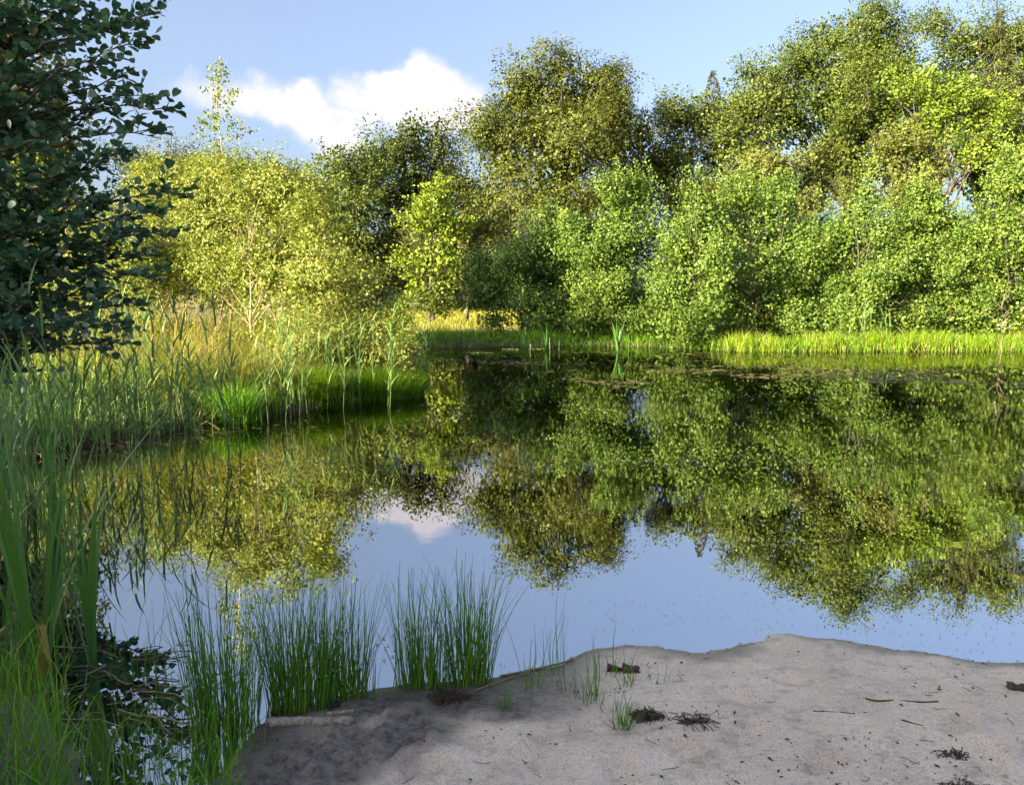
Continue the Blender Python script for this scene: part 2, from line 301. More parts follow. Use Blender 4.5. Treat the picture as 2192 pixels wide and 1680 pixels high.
def ground_mat():
    m, t, n_, l_ = newmat('ground')
    def math_(op, a, b=None, clamp=False):
        n = n_('ShaderNodeMath'); n.operation = op; n.use_clamp = clamp
        for i, v in enumerate((a, b)):
            if v is None: continue
            if isinstance(v, (int, float)): n.inputs[i].default_value = v
            else: l_(v, n.inputs[i])
        return n.outputs[0]
    def noise(scale, det=4, rough=.55, vec=None):
        z = n_('ShaderNodeTexNoise'); z.inputs['Scale'].default_value = scale; z.inputs['Detail'].default_value = det; z.inputs['Roughness'].default_value = rough; l_(vec or geo.outputs['Position'], z.inputs['Vector']); return z.outputs['Fac']
    def mixc(f, a, b):
        x = n_('ShaderNodeMix'); x.data_type = 'RGBA'
        for s_, v in ((0, f), (6, a), (7, b)):
            if isinstance(v, tuple): x.inputs[s_].default_value = (*v, 1)
            elif isinstance(v, float): x.inputs[s_].default_value = v
            else: l_(v, x.inputs[s_])
        return x.outputs[2]
    def attr(nm): a = n_('ShaderNodeAttribute'); a.attribute_name = nm; return a.outputs['Fac']
    def rng_(v, a, b): r = n_('ShaderNodeMapRange'); r.interpolation_type = 'SMOOTHSTEP'; l_(v, r.inputs[0]); r.inputs[1].default_value = a; r.inputs[2].default_value = b; return r.outputs[0]
    geo = n_('ShaderNodeNewGeometry')
    mp0 = n_('ShaderNodeMapping'); mp0.inputs['Scale'].default_value = (.7, 1.6, 1); l_(geo.outputs['Position'], mp0.inputs[0])
    sand = mixc(rng_(noise(1.7, 6, .65), .38, .62), (.88, .70, .515), (.76, .60, .44))
    sand = mixc(math_('MULTIPLY', rng_(noise(95, 3, .75), .46, .68), .42), sand, (.26, .22, .19))
    sand = mixc(math_('MULTIPLY', rng_(noise(230, 2, .7), .48, .66), .55), sand, (.21, .18, .155))
    sand = mixc(math_('MULTIPLY', rng_(noise(14, 6, .7, mp0.outputs[0]), .52, .68), .45), sand, (.24, .21, .17))
    sand = mixc(math_('MULTIPLY', rng_(noise(420, 1), .6, .72), .6), sand, (.64, .58, .52))
    sand = mixc(math_('MULTIPLY', rng_(noise(5.5, 8, .74), .52, .68), .48), sand, (.22, .19, .15))
    mp = n_('ShaderNodeMapping'); mp.inputs['Scale'].default_value = (1, 2.2, 1); l_(geo.outputs['Position'], mp.inputs[0])
    crumbs = rng_(noise(38, 5, .75, mp.outputs[0]), .64, .70)
    sand = mixc(math_('MULTIPLY', crumbs, .75), sand, (.10, .075, .055))
    mudn = noise(34, 7, .72); mud = mixc(rng_(mudn, .35, .62), (.075, .064, .055), (.24, .205, .175))
    base = mixc(attr('mud'), sand, mud)
    wetc = mixc(.7, base, (.13, .115, .085)); base = mixc(math_('MULTIPLY', attr('wet'), .92), base, wetc)
    soil = mixc(noise(3, 6), (.045, .035, .022), (.085, .065, .035))
    mead = mixc(rng_(noise(.35, 4), .35, .65), (.12, .14, .03), (.20, .17, .06))
    soil = mixc(attr('meadow'), soil, mead)
    base = mixc(attr('beach'), soil, base)
    bed = mixc(attr('shallow'), (.03, .024, .014), mixc(rng_(noise(6, 5, .65), .4, .66), (.80, .70, .58), (.50, .43, .33)))
    base = mixc(attr('under'), base, bed)
    p = n_('ShaderNodeBsdfPrincipled'); l_(base, p.inputs['Base Color'])
    rr = n_('ShaderNodeMapRange'); l_(attr('wet'), rr.inputs[0]); rr.inputs[3].default_value = .95; rr.inputs[4].default_value = .38; l_(rr.outputs[0], p.inputs['Roughness'])
    p.inputs['Specular IOR Level'].default_value = .3
    b = n_('ShaderNodeBump'); b.inputs['Strength'].default_value = .7; b.inputs['Distance'].default_value = .006
    l_(math_('ADD', math_('ADD', math_('MULTIPLY', noise(160, 4, .7), .7), math_('MULTIPLY', crumbs, .6)), math_('MULTIPLY', math_('MULTIPLY', mudn, attr('mud')), 5.0)), b.inputs['Height']); l_(b.outputs[0], p.inputs['Normal'])
    o = n_('ShaderNodeOutputMaterial'); l_(p.outputs[0], o.inputs[0]); return m
ground = mb.build('ground', ground_mat(), smooth=True); tag(ground, kind='structure')
nearm = (1 - sstep(5.5, 8, GY))*sstep(-2.6, -1.6, GX)
dd = SD + fbm(GX*3.2, GY*3.2, 3, 5)*.09*nearm
leftwet = 1 - sstep(.1, 1.3, GX + .55 + fbm(GX*2, GY*2, 3, 31)*.8)    # dark organic mud lies on the left end of the beach
ATT = dict(beach=nearm, under=1-sstep(-.03, .0, GZ), shallow=sstep(-.6, .7, GX+fbm(GX*.8, GY*.8, 3, 40)*1.2)*nearm*(1-sstep(.12, .3, -GZ)),
           wet=(1-sstep(.0, .11+.14*(1-sstep(.3, 1.1, GX)), dd+fbm(GX*5, GY*5, 3, 8)*.16))*nearm, mud=np.clip(np.maximum(1-sstep(-1.25, -.85, GX), np.maximum(mud_mask(GX, GY)*.95, leftwet*(1-sstep(.12, .6, dd+fbm(GX*4, GY*4, 4, 41)*.6)))), 0, 1),
           meadow=sstep(30, 40, GY))
for k, v in ATT.items():
    ground.data.attributes.new(k, 'FLOAT', 'POINT').data.foreach_set('value', v.ravel().astype(np.float32))

# ------------------------------------------------------------------ water
def water_mat():
    m, t, n_, l_ = newmat('pond water'); geo = n_('ShaderNodeNewGeometry')
    mp = n_('ShaderNodeMapping'); mp.inputs['Scale'].default_value = (1, 1.5, 1); l_(geo.outputs['Position'], mp.inputs[0])
    z = n_('ShaderNodeTexNoise'); z.inputs['Scale'].default_value = 7; z.inputs['Detail'].default_value = 2; l_(mp.outputs[0], z.inputs['Vector'])
    pa = n_('ShaderNodeTexNoise'); pa.inputs['Scale'].default_value = .33; pa.inputs['Detail'].default_value = 2; l_(mp.outputs[0], pa.inputs['Vector'])
    r = n_('ShaderNodeMapRange'); l_(pa.outputs['Fac'], r.inputs[0]); r.inputs[1].default_value = .42; r.inputs[2].default_value = .62; r.inputs[3].default_value = .10; r.inputs[4].default_value = 1
    b = n_('ShaderNodeBump'); b.inputs['Distance'].default_value = .00035; l_(r.outputs[0], b.inputs['Strength']); l_(z.outputs['Fac'], b.inputs['Height'])
    gl = n_('ShaderNodeBsdfGlossy'); gl.inputs['Roughness'].default_value = .0; gl.inputs['Color'].default_value = (.98, .98, 1, 1); l_(b.outputs[0], gl.inputs['Normal'])
    tr = n_('ShaderNodeBsdfTransparent'); tr.inputs['Color'].default_value = (.95, .93, .86, 1)
    fr = n_('ShaderNodeFresnel'); fr.inputs['IOR'].default_value = 9.0; l_(b.outputs[0], fr.inputs['Normal'])
    mx = n_('ShaderNodeMixShader'); l_(fr.outputs[0], mx.inputs[0]); l_(tr.outputs[0], mx.inputs[1]); l_(gl.outputs[0], mx.inputs[2])
    o = n_('ShaderNodeOutputMaterial'); l_(mx.outputs[0], o.inputs[0]); return m
mb = MB(); mb.add([(-14, 1.2, 0), (40, 1.2, 0), (40, 33, 0), (-14, 33, 0)], [(0, 1, 2, 3)])
tag(mb.build('water', water_mat()), kind='structure')

# ------------------------------------------------------------------ trees
def snoise(d, s):
    return (np.sin(d[:, 0]*3.1+s)*np.cos(d[:, 1]*2.7-s*1.3)+np.sin(d[:, 2]*4.3+s*2.1)*.7+np.sin((d[:, 0]+d[:, 1])*6.1+s*.7)*.45+np.sin((d[:, 2]-d[:, 0])*7.7-s)*.4)/2.0
def crown_clusters(lobes, K, shell=.55, bump=.2, zmin=.4, bough=0., nbough=0, vflat=.45):
    if bough:                                              # clusters gather on separate boughs, with gaps between
        B, ob = crown_clusters(lobes, nbough, shell, bump, zmin); w = R(.35, 1, len(B)); i = rng.choice(len(B), K, p=w/w.sum())
        o = np.clip(rng.normal(0, .55, (K, 3)), -.95, .95)*np.array([1, 1, vflat])*(bough*R(.6, 1.3, len(B)))[i][:, None]; C = B[i] + o; return C[C[:, 2] > zmin*.6], nrm(ob[i]*.6 + o/bough*1.1 + rng.normal(0, .1, (K, 3)))[C[:, 2] > zmin*.6]
    lobes = np.asarray(lobes, float); area = (lobes[:, 3]*lobes[:, 5])**1.0
    if lobes.shape[1] > 6: area = area*lobes[:, 6]
    i = rng.choice(len(lobes), K, p=area/area.sum()); d = nrm(rng.normal(size=(K, 3)))
    r = (shell + (1-shell)*np.sqrt(R(0, 1, K)))*(1 + bump*snoise(d+i[:, None]*1.7, 1.3))
    C = lobes[i, :3] + d*lobes[i, 3:6]*r[:, None]
    out = nrm(d/lobes[i, 3:6]); keep = C[:, 2] > zmin
    for j in range(len(lobes)):
        q = np.linalg.norm((C-lobes[j, :3])/lobes[j, 3:6], axis=1); keep &= ~((q < .55) & (i != j) & (R(0, 1, K) < .7))
    return C[keep], out[keep]
def add_crown(mb, C, out, per, ln, wd, clen, cwid, tmpl, up=.35, droop=.0, flat=.35, tint_mid=.5, tint_var=.35):
    K = len(C); dirs = nrm(out + np.array([0, 0, up-droop]) + rng.normal(0, .35, (K, 3)))
    side = nrm(np.cross(dirs, np.array([0, 0, 1.])+rng.normal(0, .2, (K, 3)))); nn = np.cross(side, dirs); nn *= np.sign(nn[:, 2:3]+1e-6)
    ci = np.repeat(np.arange(K), per); n = len(ci); t = R(-.5, .6, n); cl = clen*R(.7, 1.2, K)[ci]
    w = np.clip(rng.normal(0, 1, n), -1.4, 1.4)*(.75-.55*t); h = np.clip(rng.normal(0, 1, n), -1.4, 1.4)
    P = C[ci] + dirs[ci]*(t*cl)[:, None] + side[ci]*(w*cwid*.5)[:, None] + nn[ci]*(h*cwid*.5*flat)[:, None] - np.array([0, 0, 1.])*(droop*(t+.5)**2*cl*.6)[:, None]
    A = dirs[ci]*.8 + side[ci]*np.sign(w)[:, None]*.7 + rng.normal(0, .45, (n, 3)) - np.array([0, 0, droop*.8])
    NN = nn[ci]*.35 + out[ci]*1.15 + rng.normal(0, .30, (n, 3))
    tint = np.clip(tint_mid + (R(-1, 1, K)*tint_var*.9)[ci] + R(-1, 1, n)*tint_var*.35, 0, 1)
    s = R(.5, 1.4, n); add_leaves(mb, P, A, NN, ln*s, wd*s, tmpl, tint)
    return dirs
def tree(name, label, cat, base, top, lobes, leaf, bark, K, per, ln, wd, clen, cwid, trunk_r, tmpl=T_FOLD, group=None, nb=40, up=.35, droop=0., stems=1, shell=.55, tint_mid=.5, tint_var=.35, zmin=.4, bump=.2, extra=None, fill=.5, frad=.55, bough=0., bdens=1., vflat=.45):
    base = np.array(base, float); top = np.array(top, float); t = thing(name, base, label, cat, group)
    C, out = crown_clusters(lobes, K, shell, bump, zmin, bough, int(bdens*sum(l[3]*l[5]*3.1 for l in lobes)), vflat); mb = MB(); add_crown(mb, C, out, per, ln, wd, clen, cwid, tmpl, up, droop, tint_mid=tint_mid, tint_var=tint_var)
    LB = np.asarray(lobes, float); nf = max(int(fill*sum(l[3]*l[5]*3.1 for l in LB)/(ln*ln)), 10); li = rng.choice(len(LB), nf, p=(LB[:, 3]*LB[:, 5])/(LB[:, 3]*LB[:, 5]).sum()); dv = nrm(rng.normal(size=(nf, 3)))
    Pf = LB[li, :3] + dv*LB[li, 3:6]*(R(.02, frad, nf)**.7)[:, None]; ok = Pf[:, 2] > .25; nf = ok.sum()
    add_leaves(mb, Pf[ok], rng.normal(size=(nf, 3)), rng.normal(size=(nf, 3)), ln*1.6, ln*1.35, T_FOLD, np.clip(tint_mid+R(-.3, .3, nf), 0, 1))
    if extra: extra(mb)
    cr = mb.build('crown', M[leaf], t); cr['kind'] = 'stuff'
    for s in range(stems):
        mb = MB(); b0 = base + (np.array([R(-.5, .5), R(-.5, .5), 0])*(.9 if stems > 1 else 0)); tp = top + (np.array([R(-1, 1), R(-1, 1), R(-.6, .1)])*(.9 if stems > 1 else 0))
        b0[2] -= .1; ax = curve(b0, tp, 9, jit=.012*np.linalg.norm(tp-b0)); add_tube(mb, ax, trunk_r/stems**.5*np.linspace(1, .12, 9)**1.1, 7)
        for j in rng.choice(len(C), min(nb//stems, len(C)), replace=False):
            k = np.clip((C[j, 2]-base[2])/max(tp[2]-base[2], .1)*.72*R(.6, 1), .06, .97); i0 = k*8; i1 = int(i0); p0 = ax[i1]*(1-(i0-i1)) + ax[min(i1+1, 8)]*(i0-i1)
            le = np.linalg.norm(C[j]-p0); add_tube(mb, curve(p0, C[j], 6, bow=(0, 0, .08*le), jit=.03*le), trunk_r/stems**.5*(.34-.2*k)*np.linspace(1, .12, 6), 4)
        mb.build('trunk', M[bark], t, smooth=True)
    return t
def plobes(Y, spec, depth=1.0):
    """crown lobes given as picture ellipses (x, y, half width, half height) with their own distance"""
    out = []
    for s in spec:
        y0 = Y + (s[4] if len(s) > 4 else 0); c = at(s[0], s[1], y0); k = y0/F; rx, rz = s[2]*k, s[3]*k
        out.append((c[0], c[1], c[2], rx, max(rx, rz*.6)*depth, rz))
    return out
def gb(px, Y):
    x = (px-CX)/F*Y; return np.array([x, Y, float(height(x, Y))])

FAR = 'trees behind the pond'
def fartree(name, label, px, Y, toppy, spec, leaf, bark='bark', dens=1.0, ln=.185, tr=.35, **kw):
    lob = plobes(Y, spec); area = sum(l[3]*l[5]*3.1 for l in lob); K = int(area*7.6*dens); per = 25
    b = gb(px, Y); tp = at(px, toppy, Y)
    kw.setdefault('clen', 1.5); kw.setdefault('cwid', 1.0)
    return tree(name, label, 'tree', b, tp, lob, leaf, bark, K, per, ln, ln*.7, kw.pop('clen'), kw.pop('cwid'), tr, group=FAR, nb=60, bough=kw.pop('bough', 1.7), bdens=kw.pop('bdens', .2), vflat=kw.pop('vflat', .7), shell=.78, fill=1.3, frad=.75, **kw)

fartree('beech_tree', 'largest round-topped beech standing alone in the middle of the skyline', 1205, 64, 190,
        [(1210, 215, 120, 100), (1120, 215, 75, 75, -1), (1290, 225, 80, 85, -1), (1200, 330, 140, 120, -3), (1080, 330, 75, 100, -2), (1320, 310, 65, 100, -1), (1060, 430, 70, 90, 0), (1180, 460, 130, 100, -3), (1330, 430, 70, 80, 0), (1370, 290, 35, 60, 1), (1030, 290, 30, 35, 0)],
        'beech', droop=.45, up=.25, tr=.55, dens=1.05)
fartree('beech_tree', 'tall dark tree with two pointed leaders left of the largest beech', 890, 68, 260,
        [(885, 290, 48, 62), (935, 300, 38, 55), (900, 390, 85, 90), (860, 480, 80, 90), (960, 420, 60, 90), (900, 570, 110, 90), (1003, 420, 48, 95)], 'beech', tr=.35, tint_mid=.33, up=.8, dens=.85)
fartree('beech_tree', 'dark dense tree with a rounded crown above the birch thicket', 760, 66, 320,
        [(790, 345, 55, 62), (725, 355, 55, 58), (760, 430, 95, 85), (740, 530, 100, 95), (690, 460, 40, 70)], 'oak', tr=.35, tint_mid=.4)
fartree('oak_tree', 'low dark tree rising just above the birch thicket beside the skyline gap', 610, 70, 380,
        [(600, 385, 65, 38), (560, 375, 40, 35), (650, 400, 40, 40), (600, 450, 90, 60)], 'oak', tint_mid=.35, dens=.8)
fartree('oak_tree', 'distant dark tree glimpsed over the top left of the thicket', 430, 72, 360, [(420, 370, 80, 45), (330, 360, 70, 40), (380, 430, 120, 70)], 'olive', tint_mid=.4, dens=.7)
fartree('ash_tree', 'grey-green rounded tree between the largest beech and the small spruce', 1470, 66, 260,
        [(1440, 245, 55, 45), (1500, 260, 75, 75), (1440, 340, 60, 90), (1540, 340, 60, 90), (1470, 430, 100, 90)], 'grey', tr=.3, dens=.95)
fartree('ash_tree', 'grey-green tree with rounded top just right of the small spruce', 1610, 63, 260,
        [(1600, 225, 65, 58), (1655, 225, 50, 60), (1600, 330, 80, 80), (1600, 420, 90, 70)], 'grey', tr=.3, tint_mid=.55)
fartree('oak_tree', 'huge spreading oak, tallest tree on the right', 1800, 66, 110,
        [(1790, 100, 90, 75), (1870, 85, 70, 60), (1720, 150, 75, 60), (1650, 175, 55, 32), (1920, 140, 60, 80), (1790, 210, 130, 80, -2), (1700, 260, 70, 70, -1), (1900, 250, 90, 90, -2), (1800, 330, 120, 90, -2), (1610, 160, 28, 18)],
        'oak', tr=.6, dens=1.0, up=.5)
fartree('oak_tree', 'bright green oak with layered boughs in front of the huge oak', 2000, 58, 220,
        [(1990, 190, 60, 50), (2050, 200, 55, 55), (2090, 250, 50, 50), (2020, 270, 80, 55), (1960, 300, 55, 55), (2070, 330, 60, 40)], 'bright', tr=.35, tint_mid=.38, dens=.95)
fartree('oak_tree', 'broad pale green tree at the top right corner', 2080, 70, 120,
        [(2050, 90, 60, 55), (2110, 110, 55, 70), (2170, 100, 60, 60), (2210, 170, 70, 90), (2100, 220, 90, 90), (2190, 300, 80, 90), (2230, 60, 50, 60)], 'grey', tr=.45)
fartree('maple_tree', 'olive upright young tree behind the alder bushes under the bright oak', 1940, 46, 330,
        [(1940, 300, 60, 62), (1900, 350, 50, 60), (1990, 350, 50, 55), (1940, 410, 90, 70)], 'olive', tr=.15, ln=.16, clen=1.0, cwid=.5, bough=.8, bdens=.6, up=.9)
fartree('maple_tree', 'olive-brown young tree peeping out between two alder bushes', 1735, 45, 370,
        [(1735, 365, 52, 60), (1760, 400, 40, 60), (1720, 440, 60, 60)], 'olive', tr=.12, ln=.16, clen=1.0, cwid=.5, bough=.8, bdens=.6, up=.9, tint_mid=.35)
fartree('maple_tree', 'pale olive young tree showing above the middle alder bush', 1625, 44, 370, [(1625, 355, 50, 50), (1660, 380, 40, 50), (1600, 410, 60, 60)], 'olive', tr=.12, ln=.16, clen=1.0, cwid=.5, bough=.8, bdens=.6, up=.9, tint_mid=.6)
fartree('oak_tree', 'dark tree filling the right edge below the corner crown', 2170, 60, 330, [(2170, 330, 70, 80), (2100, 390, 60, 60), (2200, 420, 90, 90)], 'oak', tint_mid=.25)
fartree('oak_sapling', 'slender bright yellow-green tree between the thicket and the shaded alders', 925, 45, 430,
        [(925, 420, 36, 42), (905, 480, 38, 50), (960, 480, 36, 50), (920, 560, 58, 60), (890, 610, 35, 45), (945, 540, 45, 50)], 'bright', tr=.14, ln=.16, clen=.9, cwid=.55, bough=.7, bdens=.7, tint_mid=.62)
fartree('beech_sapling', 'brownish olive small tree right of the slender bright tree', 1000, 48, 500,
        [(1000, 520, 42, 50), (1040, 490, 36, 45), (985, 570, 40, 40), (1080, 460, 38, 45)], 'olive', tr=.12, ln=.16, clen=.9, cwid=.5, bough=.7, bdens=.7, tint_mid=.45)
fartree('bush', 'round dark green bush at the edge of the sunlit meadow', 920, 40, 650, [(915, 640, 42, 38), (935, 655, 30, 28)], 'oak', tr=.06, ln=.13, clen=.6, cwid=.4, bough=.4, bdens=1.6, tint_mid=.6)
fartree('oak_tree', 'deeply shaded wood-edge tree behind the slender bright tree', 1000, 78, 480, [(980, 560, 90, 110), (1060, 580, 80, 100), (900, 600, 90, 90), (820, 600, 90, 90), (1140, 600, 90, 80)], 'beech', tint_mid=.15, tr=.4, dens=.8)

def spruce(label, px, Y, toppy, botpy, halfw, n=26):
    b = gb(px, Y); tp = at(px, toppy, Y); t = thing('spruce_tree', b, label, 'tree', FAR); bot = at(px, botpy, Y)[2]; Rm = halfw*Y/F
    mb = MB(); add_tube(mb, curve(b, tp, 6), .22*np.linspace(1, .08, 6), 6); mb.build('trunk', M['bark'], t, smooth=True)
    mb = MB()
    for k in range(n):
        f = (k/n)**1.25; z = tp[2]-(tp[2]-bot)*f; nb = int(6+8*f)
        for j in range(nb):
            a = R(0, 6.28); ln_ = Rm*(.05+f)*R(.65, 1.1); m = max(int(ln_*20), 5); u = np.sqrt(R(.02, 1, m)); d = np.array([math.cos(a), math.sin(a), 0]); sd = np.array([-d[1], d[0], 0])
            off = rng.normal(0, .10, m)*(1.1-u)*ln_ + rng.normal(0, .04, m)
            P = np.array([tp[0], tp[1], z]) + d*(u*ln_)[:, None] + sd*off[:, None] + np.array([0, 0, 1.])*(-.35*u*ln_+.18*ln_*u**3 - np.abs(R(0, .25, m)))[:, None]
            add_leaves(mb, P, d*.8 + sd*np.sign(off)[:, None]*.5 + np.array([0, 0, -.7]) + rng.normal(0, .2, (m, 3)), rng.normal(0, .5, (m, 3))+np.array([0, 0, 1.]), 0.26, .09, T_DIAMOND, np.clip(R(.1, .7, m), 0, 1))
    mb.build('crown', M['spruce'], t)['kind'] = 'stuff'
spruce('small pointed spruce tip rising between grey-green trees', 1527, 66, 150, 330, 62)
spruce('dark spruce top poking out of the top right corner crowns', 2142, 64, 18, 260, 75)

# --- alder bushes on the far bank
def leader_shoots(lob, n, ln, leaf_n=46):
    """upright leading shoots standing out of the top of a bush"""
    def f(mb):
        tops = sorted(lob, key=lambda l: -(l[2]+l[5]))[:4]
        for k in range(n):
            l = tops[k % len(tops)]; a = R(0, 6.28); r = math.sqrt(R(0, .5)); b = np.array([l[0]+math.cos(a)*r*l[3], l[1]+math.sin(a)*r*l[4], l[2]+l[5]*math.sqrt(1-r*r)*.75]); h = R(.5, 1.15); d = np.array([R(-.18, .18), R(-.18, .18), 1.])
            m = leaf_n; u = R(0, 1, m); w = (1.05-u)*.26; P = b + d*(u*h)[:, None] + np.stack([rng.normal(0, 1, m)*w, rng.normal(0, 1, m)*w, rng.normal(0, .04, m)], -1)
            add_leaves(mb, P, (P-b-d*(u*h)[:, None])*3 + np.array([0, 0, .5]), np.array([0, 0, .6]) + rng.normal(0, .7, (m, 3)), ln*R(.7, 1.2, m), ln*.9, T_FOLD, R(.3, 1, m))
    return f
def bush(label, px, Y, spec, leaf='alder', name='alder_bush', ln=.077, dens=1.42, group='alder bushes along the far bank', toppy=420, **kw):
    spec = [(a[0], 680-(680-a[1])*.87, a[2]*.96, a[3]*.85) + tuple(a[4:]) for a in spec]; lob = plobes(Y, spec, .85); area = sum(l[3]*l[5]*3.1 for l in lob); lob += [(at(px+dx, 680, Y)[0], Y-.2, .85, 1.1, .9, .75) for dx in (-70, 0, 70)]; K = int(area*36*dens); b = gb(px, Y); kw.setdefault('stems', 4); shoots = leader_shoots(lob, kw.pop('nshoot', 9), ln)
    return tree(name, label, 'bush', b, at(px, toppy, Y), lob, leaf, 'bark', K, 22, ln, ln*.9, kw.pop('clen',   .62), kw.pop('cwid', .36), .11, T_FOLD, group, 50, kw.pop('up', .9), bough=kw.pop('bough', .62), bdens=kw.pop('bdens', .62), vflat=.85, shell=.8, bump=.14, fill=1.3, frad=.72, extra=shoots, **kw)
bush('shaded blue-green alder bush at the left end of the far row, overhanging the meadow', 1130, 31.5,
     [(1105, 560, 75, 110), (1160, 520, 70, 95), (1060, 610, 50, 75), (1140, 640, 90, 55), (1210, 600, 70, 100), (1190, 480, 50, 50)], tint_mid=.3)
bush('tall alder bush second from the left in the far row, upright leader on top', 1320, 29.5,
     [(1330, 440, 75, 95), (1270, 500, 70, 90), (1390, 470, 70, 100), (1320, 560, 100, 100), (1270, 630, 80, 75), (1360, 650, 80, 65), (1380, 400, 35, 60), (1310, 380, 28, 40)])
bush('alder bush in the middle of the far row with a sunlit bough over the water', 1490, 27.8,
     [(1500, 450, 80, 100), (1450, 520, 75, 90), (1550, 520, 75, 100), (1480, 610, 85, 80), (1450, 690, 55, 42, -1.2), (1520, 650, 60, 55, -1.5), (1545, 580, 45, 50, -1), (1480, 380, 30, 45)])
bush('broad alder bush fourth in the far row behind the green sedge bank', 1660, 29,
     [(1640, 430, 80, 95), (1590, 400, 45, 60), (1690, 480, 75, 95), (1640, 560, 95, 90), (1650, 640, 100, 65), (1720, 620, 60, 75), (1610, 360, 28, 40)])
bush('alder bush with two leaders standing behind the reed tuft', 1840, 28.5,
     [(1850, 430, 65, 90), (1800, 490, 60, 90), (1900, 480, 70, 95), (1840, 580, 95, 90), (1830, 650, 100, 55), (1855, 370, 22, 45), (1920, 620, 70, 70)])
bush('dense alder bush second from the right behind the dead sapling', 2010, 28.5,
     [(1990, 440, 75, 95), (2050, 480, 70, 95), (1960, 530, 60, 80), (2010, 590, 95, 85), (2040, 650, 85, 50), (1975, 380, 30, 45)], tint_mid=.55)
bush('tallest alder bush cut off by the right edge of the photograph', 2170, 28,
     [(2150, 420, 75, 95), (2200, 380, 70, 90), (2120, 500, 60, 90), (2190, 540, 90, 90), (2150, 630, 90, 65), (2250, 600, 80, 90)], tint_mid=.6)
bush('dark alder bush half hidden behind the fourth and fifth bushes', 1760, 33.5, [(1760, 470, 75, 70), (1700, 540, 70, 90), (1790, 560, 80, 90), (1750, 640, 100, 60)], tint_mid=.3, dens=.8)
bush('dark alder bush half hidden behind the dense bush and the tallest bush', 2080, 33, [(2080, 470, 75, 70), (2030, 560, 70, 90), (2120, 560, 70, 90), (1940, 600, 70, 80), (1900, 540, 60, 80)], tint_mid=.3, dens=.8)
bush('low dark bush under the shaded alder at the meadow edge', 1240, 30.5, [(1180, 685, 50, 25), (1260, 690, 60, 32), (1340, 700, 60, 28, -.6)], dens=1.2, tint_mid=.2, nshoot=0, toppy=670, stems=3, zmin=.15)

# --- birch and willow thicket on the left bank
LG = 'sunlit birch thicket on the left bank'
def lbush(label, px, Y, spec, dens=1.0, **kw):
    lob = plobes(Y, spec, .8); xs = [l[0] for l in lob]; lob += [(x, Y-.5, .75, .8, .7, .55) for x in np.arange(min(xs)-.3, max(xs)+.5, .7)]; area = sum(l[3]*l[5]*3.1 for l in lob); K = int(area*105*dens); b = gb(px, Y)
    return tree(kw.pop('name', 'birch_bush'), label, 'bush', b, at(px, kw.pop('toppy', 430), Y), lob, kw.pop('leaf', 'birch'), kw.pop('bark', 'birch_bark'), K, 19, .05, .041, .40, .24, .05, T_FOLD, LG, 50, kw.pop('up', .2), kw.pop('droop', .35), bough=.42, bdens=3.2, vflat=1.0, stems=kw.pop('stems', 3), zmin=kw.pop('zmin', .35), **kw)
def birch_top(mb):
    for k in range(46):
        f = (k/46); yy = 135 + 195*f; c = at(468 + f*8, yy, 16.5); n = int(9+18*f); a = R(0, 6.28); le = .14+.75*f*R(.5, 1.1)
        d = np.array([math.cos(a), math.sin(a)*.7, R(.3, 1.0)]); d /= np.linalg.norm(d); u = np.sqrt(R(.05, 1, n))
        P = c + d*(u*le)[:, None] + rng.normal(0, .035, (n, 3))
        add_leaves(mb, P, np.array([0, 0, -1.]) + rng.normal(0, .5, (n, 3)), rng.normal(0, 1, (n, 3)), .058, .045, T_FOLD, R(.1, .7, n))
tree('birch_tree', 'tall slim birch with a sparse leafy tip against the clouds', 'tree', gb(492, 16.5), at(466, 132, 16.5),
     plobes(16.5, [(480, 400, 75, 75), (500, 480, 90, 80), (450, 470, 70, 70), (490, 560, 100, 70)], .8), 'birch', 'birch_bark', 1500, 19, .05, .041, .42, .24, .034, T_FOLD, LG, 60, .2, .3, zmin=.6, extra=birch_top)
lbush('rounded yellow-green birch bush left of the slim birch, behind the dark alder leaves', 380, 18.5, [(380, 420, 85, 85), (330, 480, 90, 90), (400, 520, 90, 80), (350, 590, 100, 75), (440, 610, 80, 55)])
lbush('yellow-green birch bush right of the slim birch trunk', 590, 15, [(590, 410, 75, 70), (540, 400, 50, 60), (640, 440, 60, 65), (600, 510, 90, 75), (570, 600, 100, 65), (660, 560, 60, 70)])
lbush('sloping birch bush with drooping outer twigs over the grass', 690, 13.6, toppy=520, spec=[(680, 490, 55, 50), (710, 560, 60, 60), (660, 600, 80, 55), (750, 610, 55, 50), (690, 640, 90, 35)], tint_mid=.55)
lbush('low green willow bush at the right end of the thicket', 805, 16.5, [(790, 610, 55, 45), (830, 640, 40, 38), (770, 650, 60, 35), (745, 580, 35, 35)], leaf='bright', name='willow_bush', bark='bark', toppy=600, tint_mid=.6)
lbush('wide birch bush at the back of the thicket on the skyline', 480, 21, [(350, 360, 80, 45), (430, 350, 70, 42), (520, 370, 80, 45), (600, 390, 70, 45), (450, 450, 150, 80), (280, 400, 80, 80)], dens=.55, tint_mid=.4)
lbush('yellow birch bush glimpsed through the dark alder at the left edge', 150, 16, [(150, 480, 120, 80), (220, 560, 110, 90), (60, 560, 110, 90), (180, 640, 140, 50), (60, 420, 80, 70)], dens=.5)
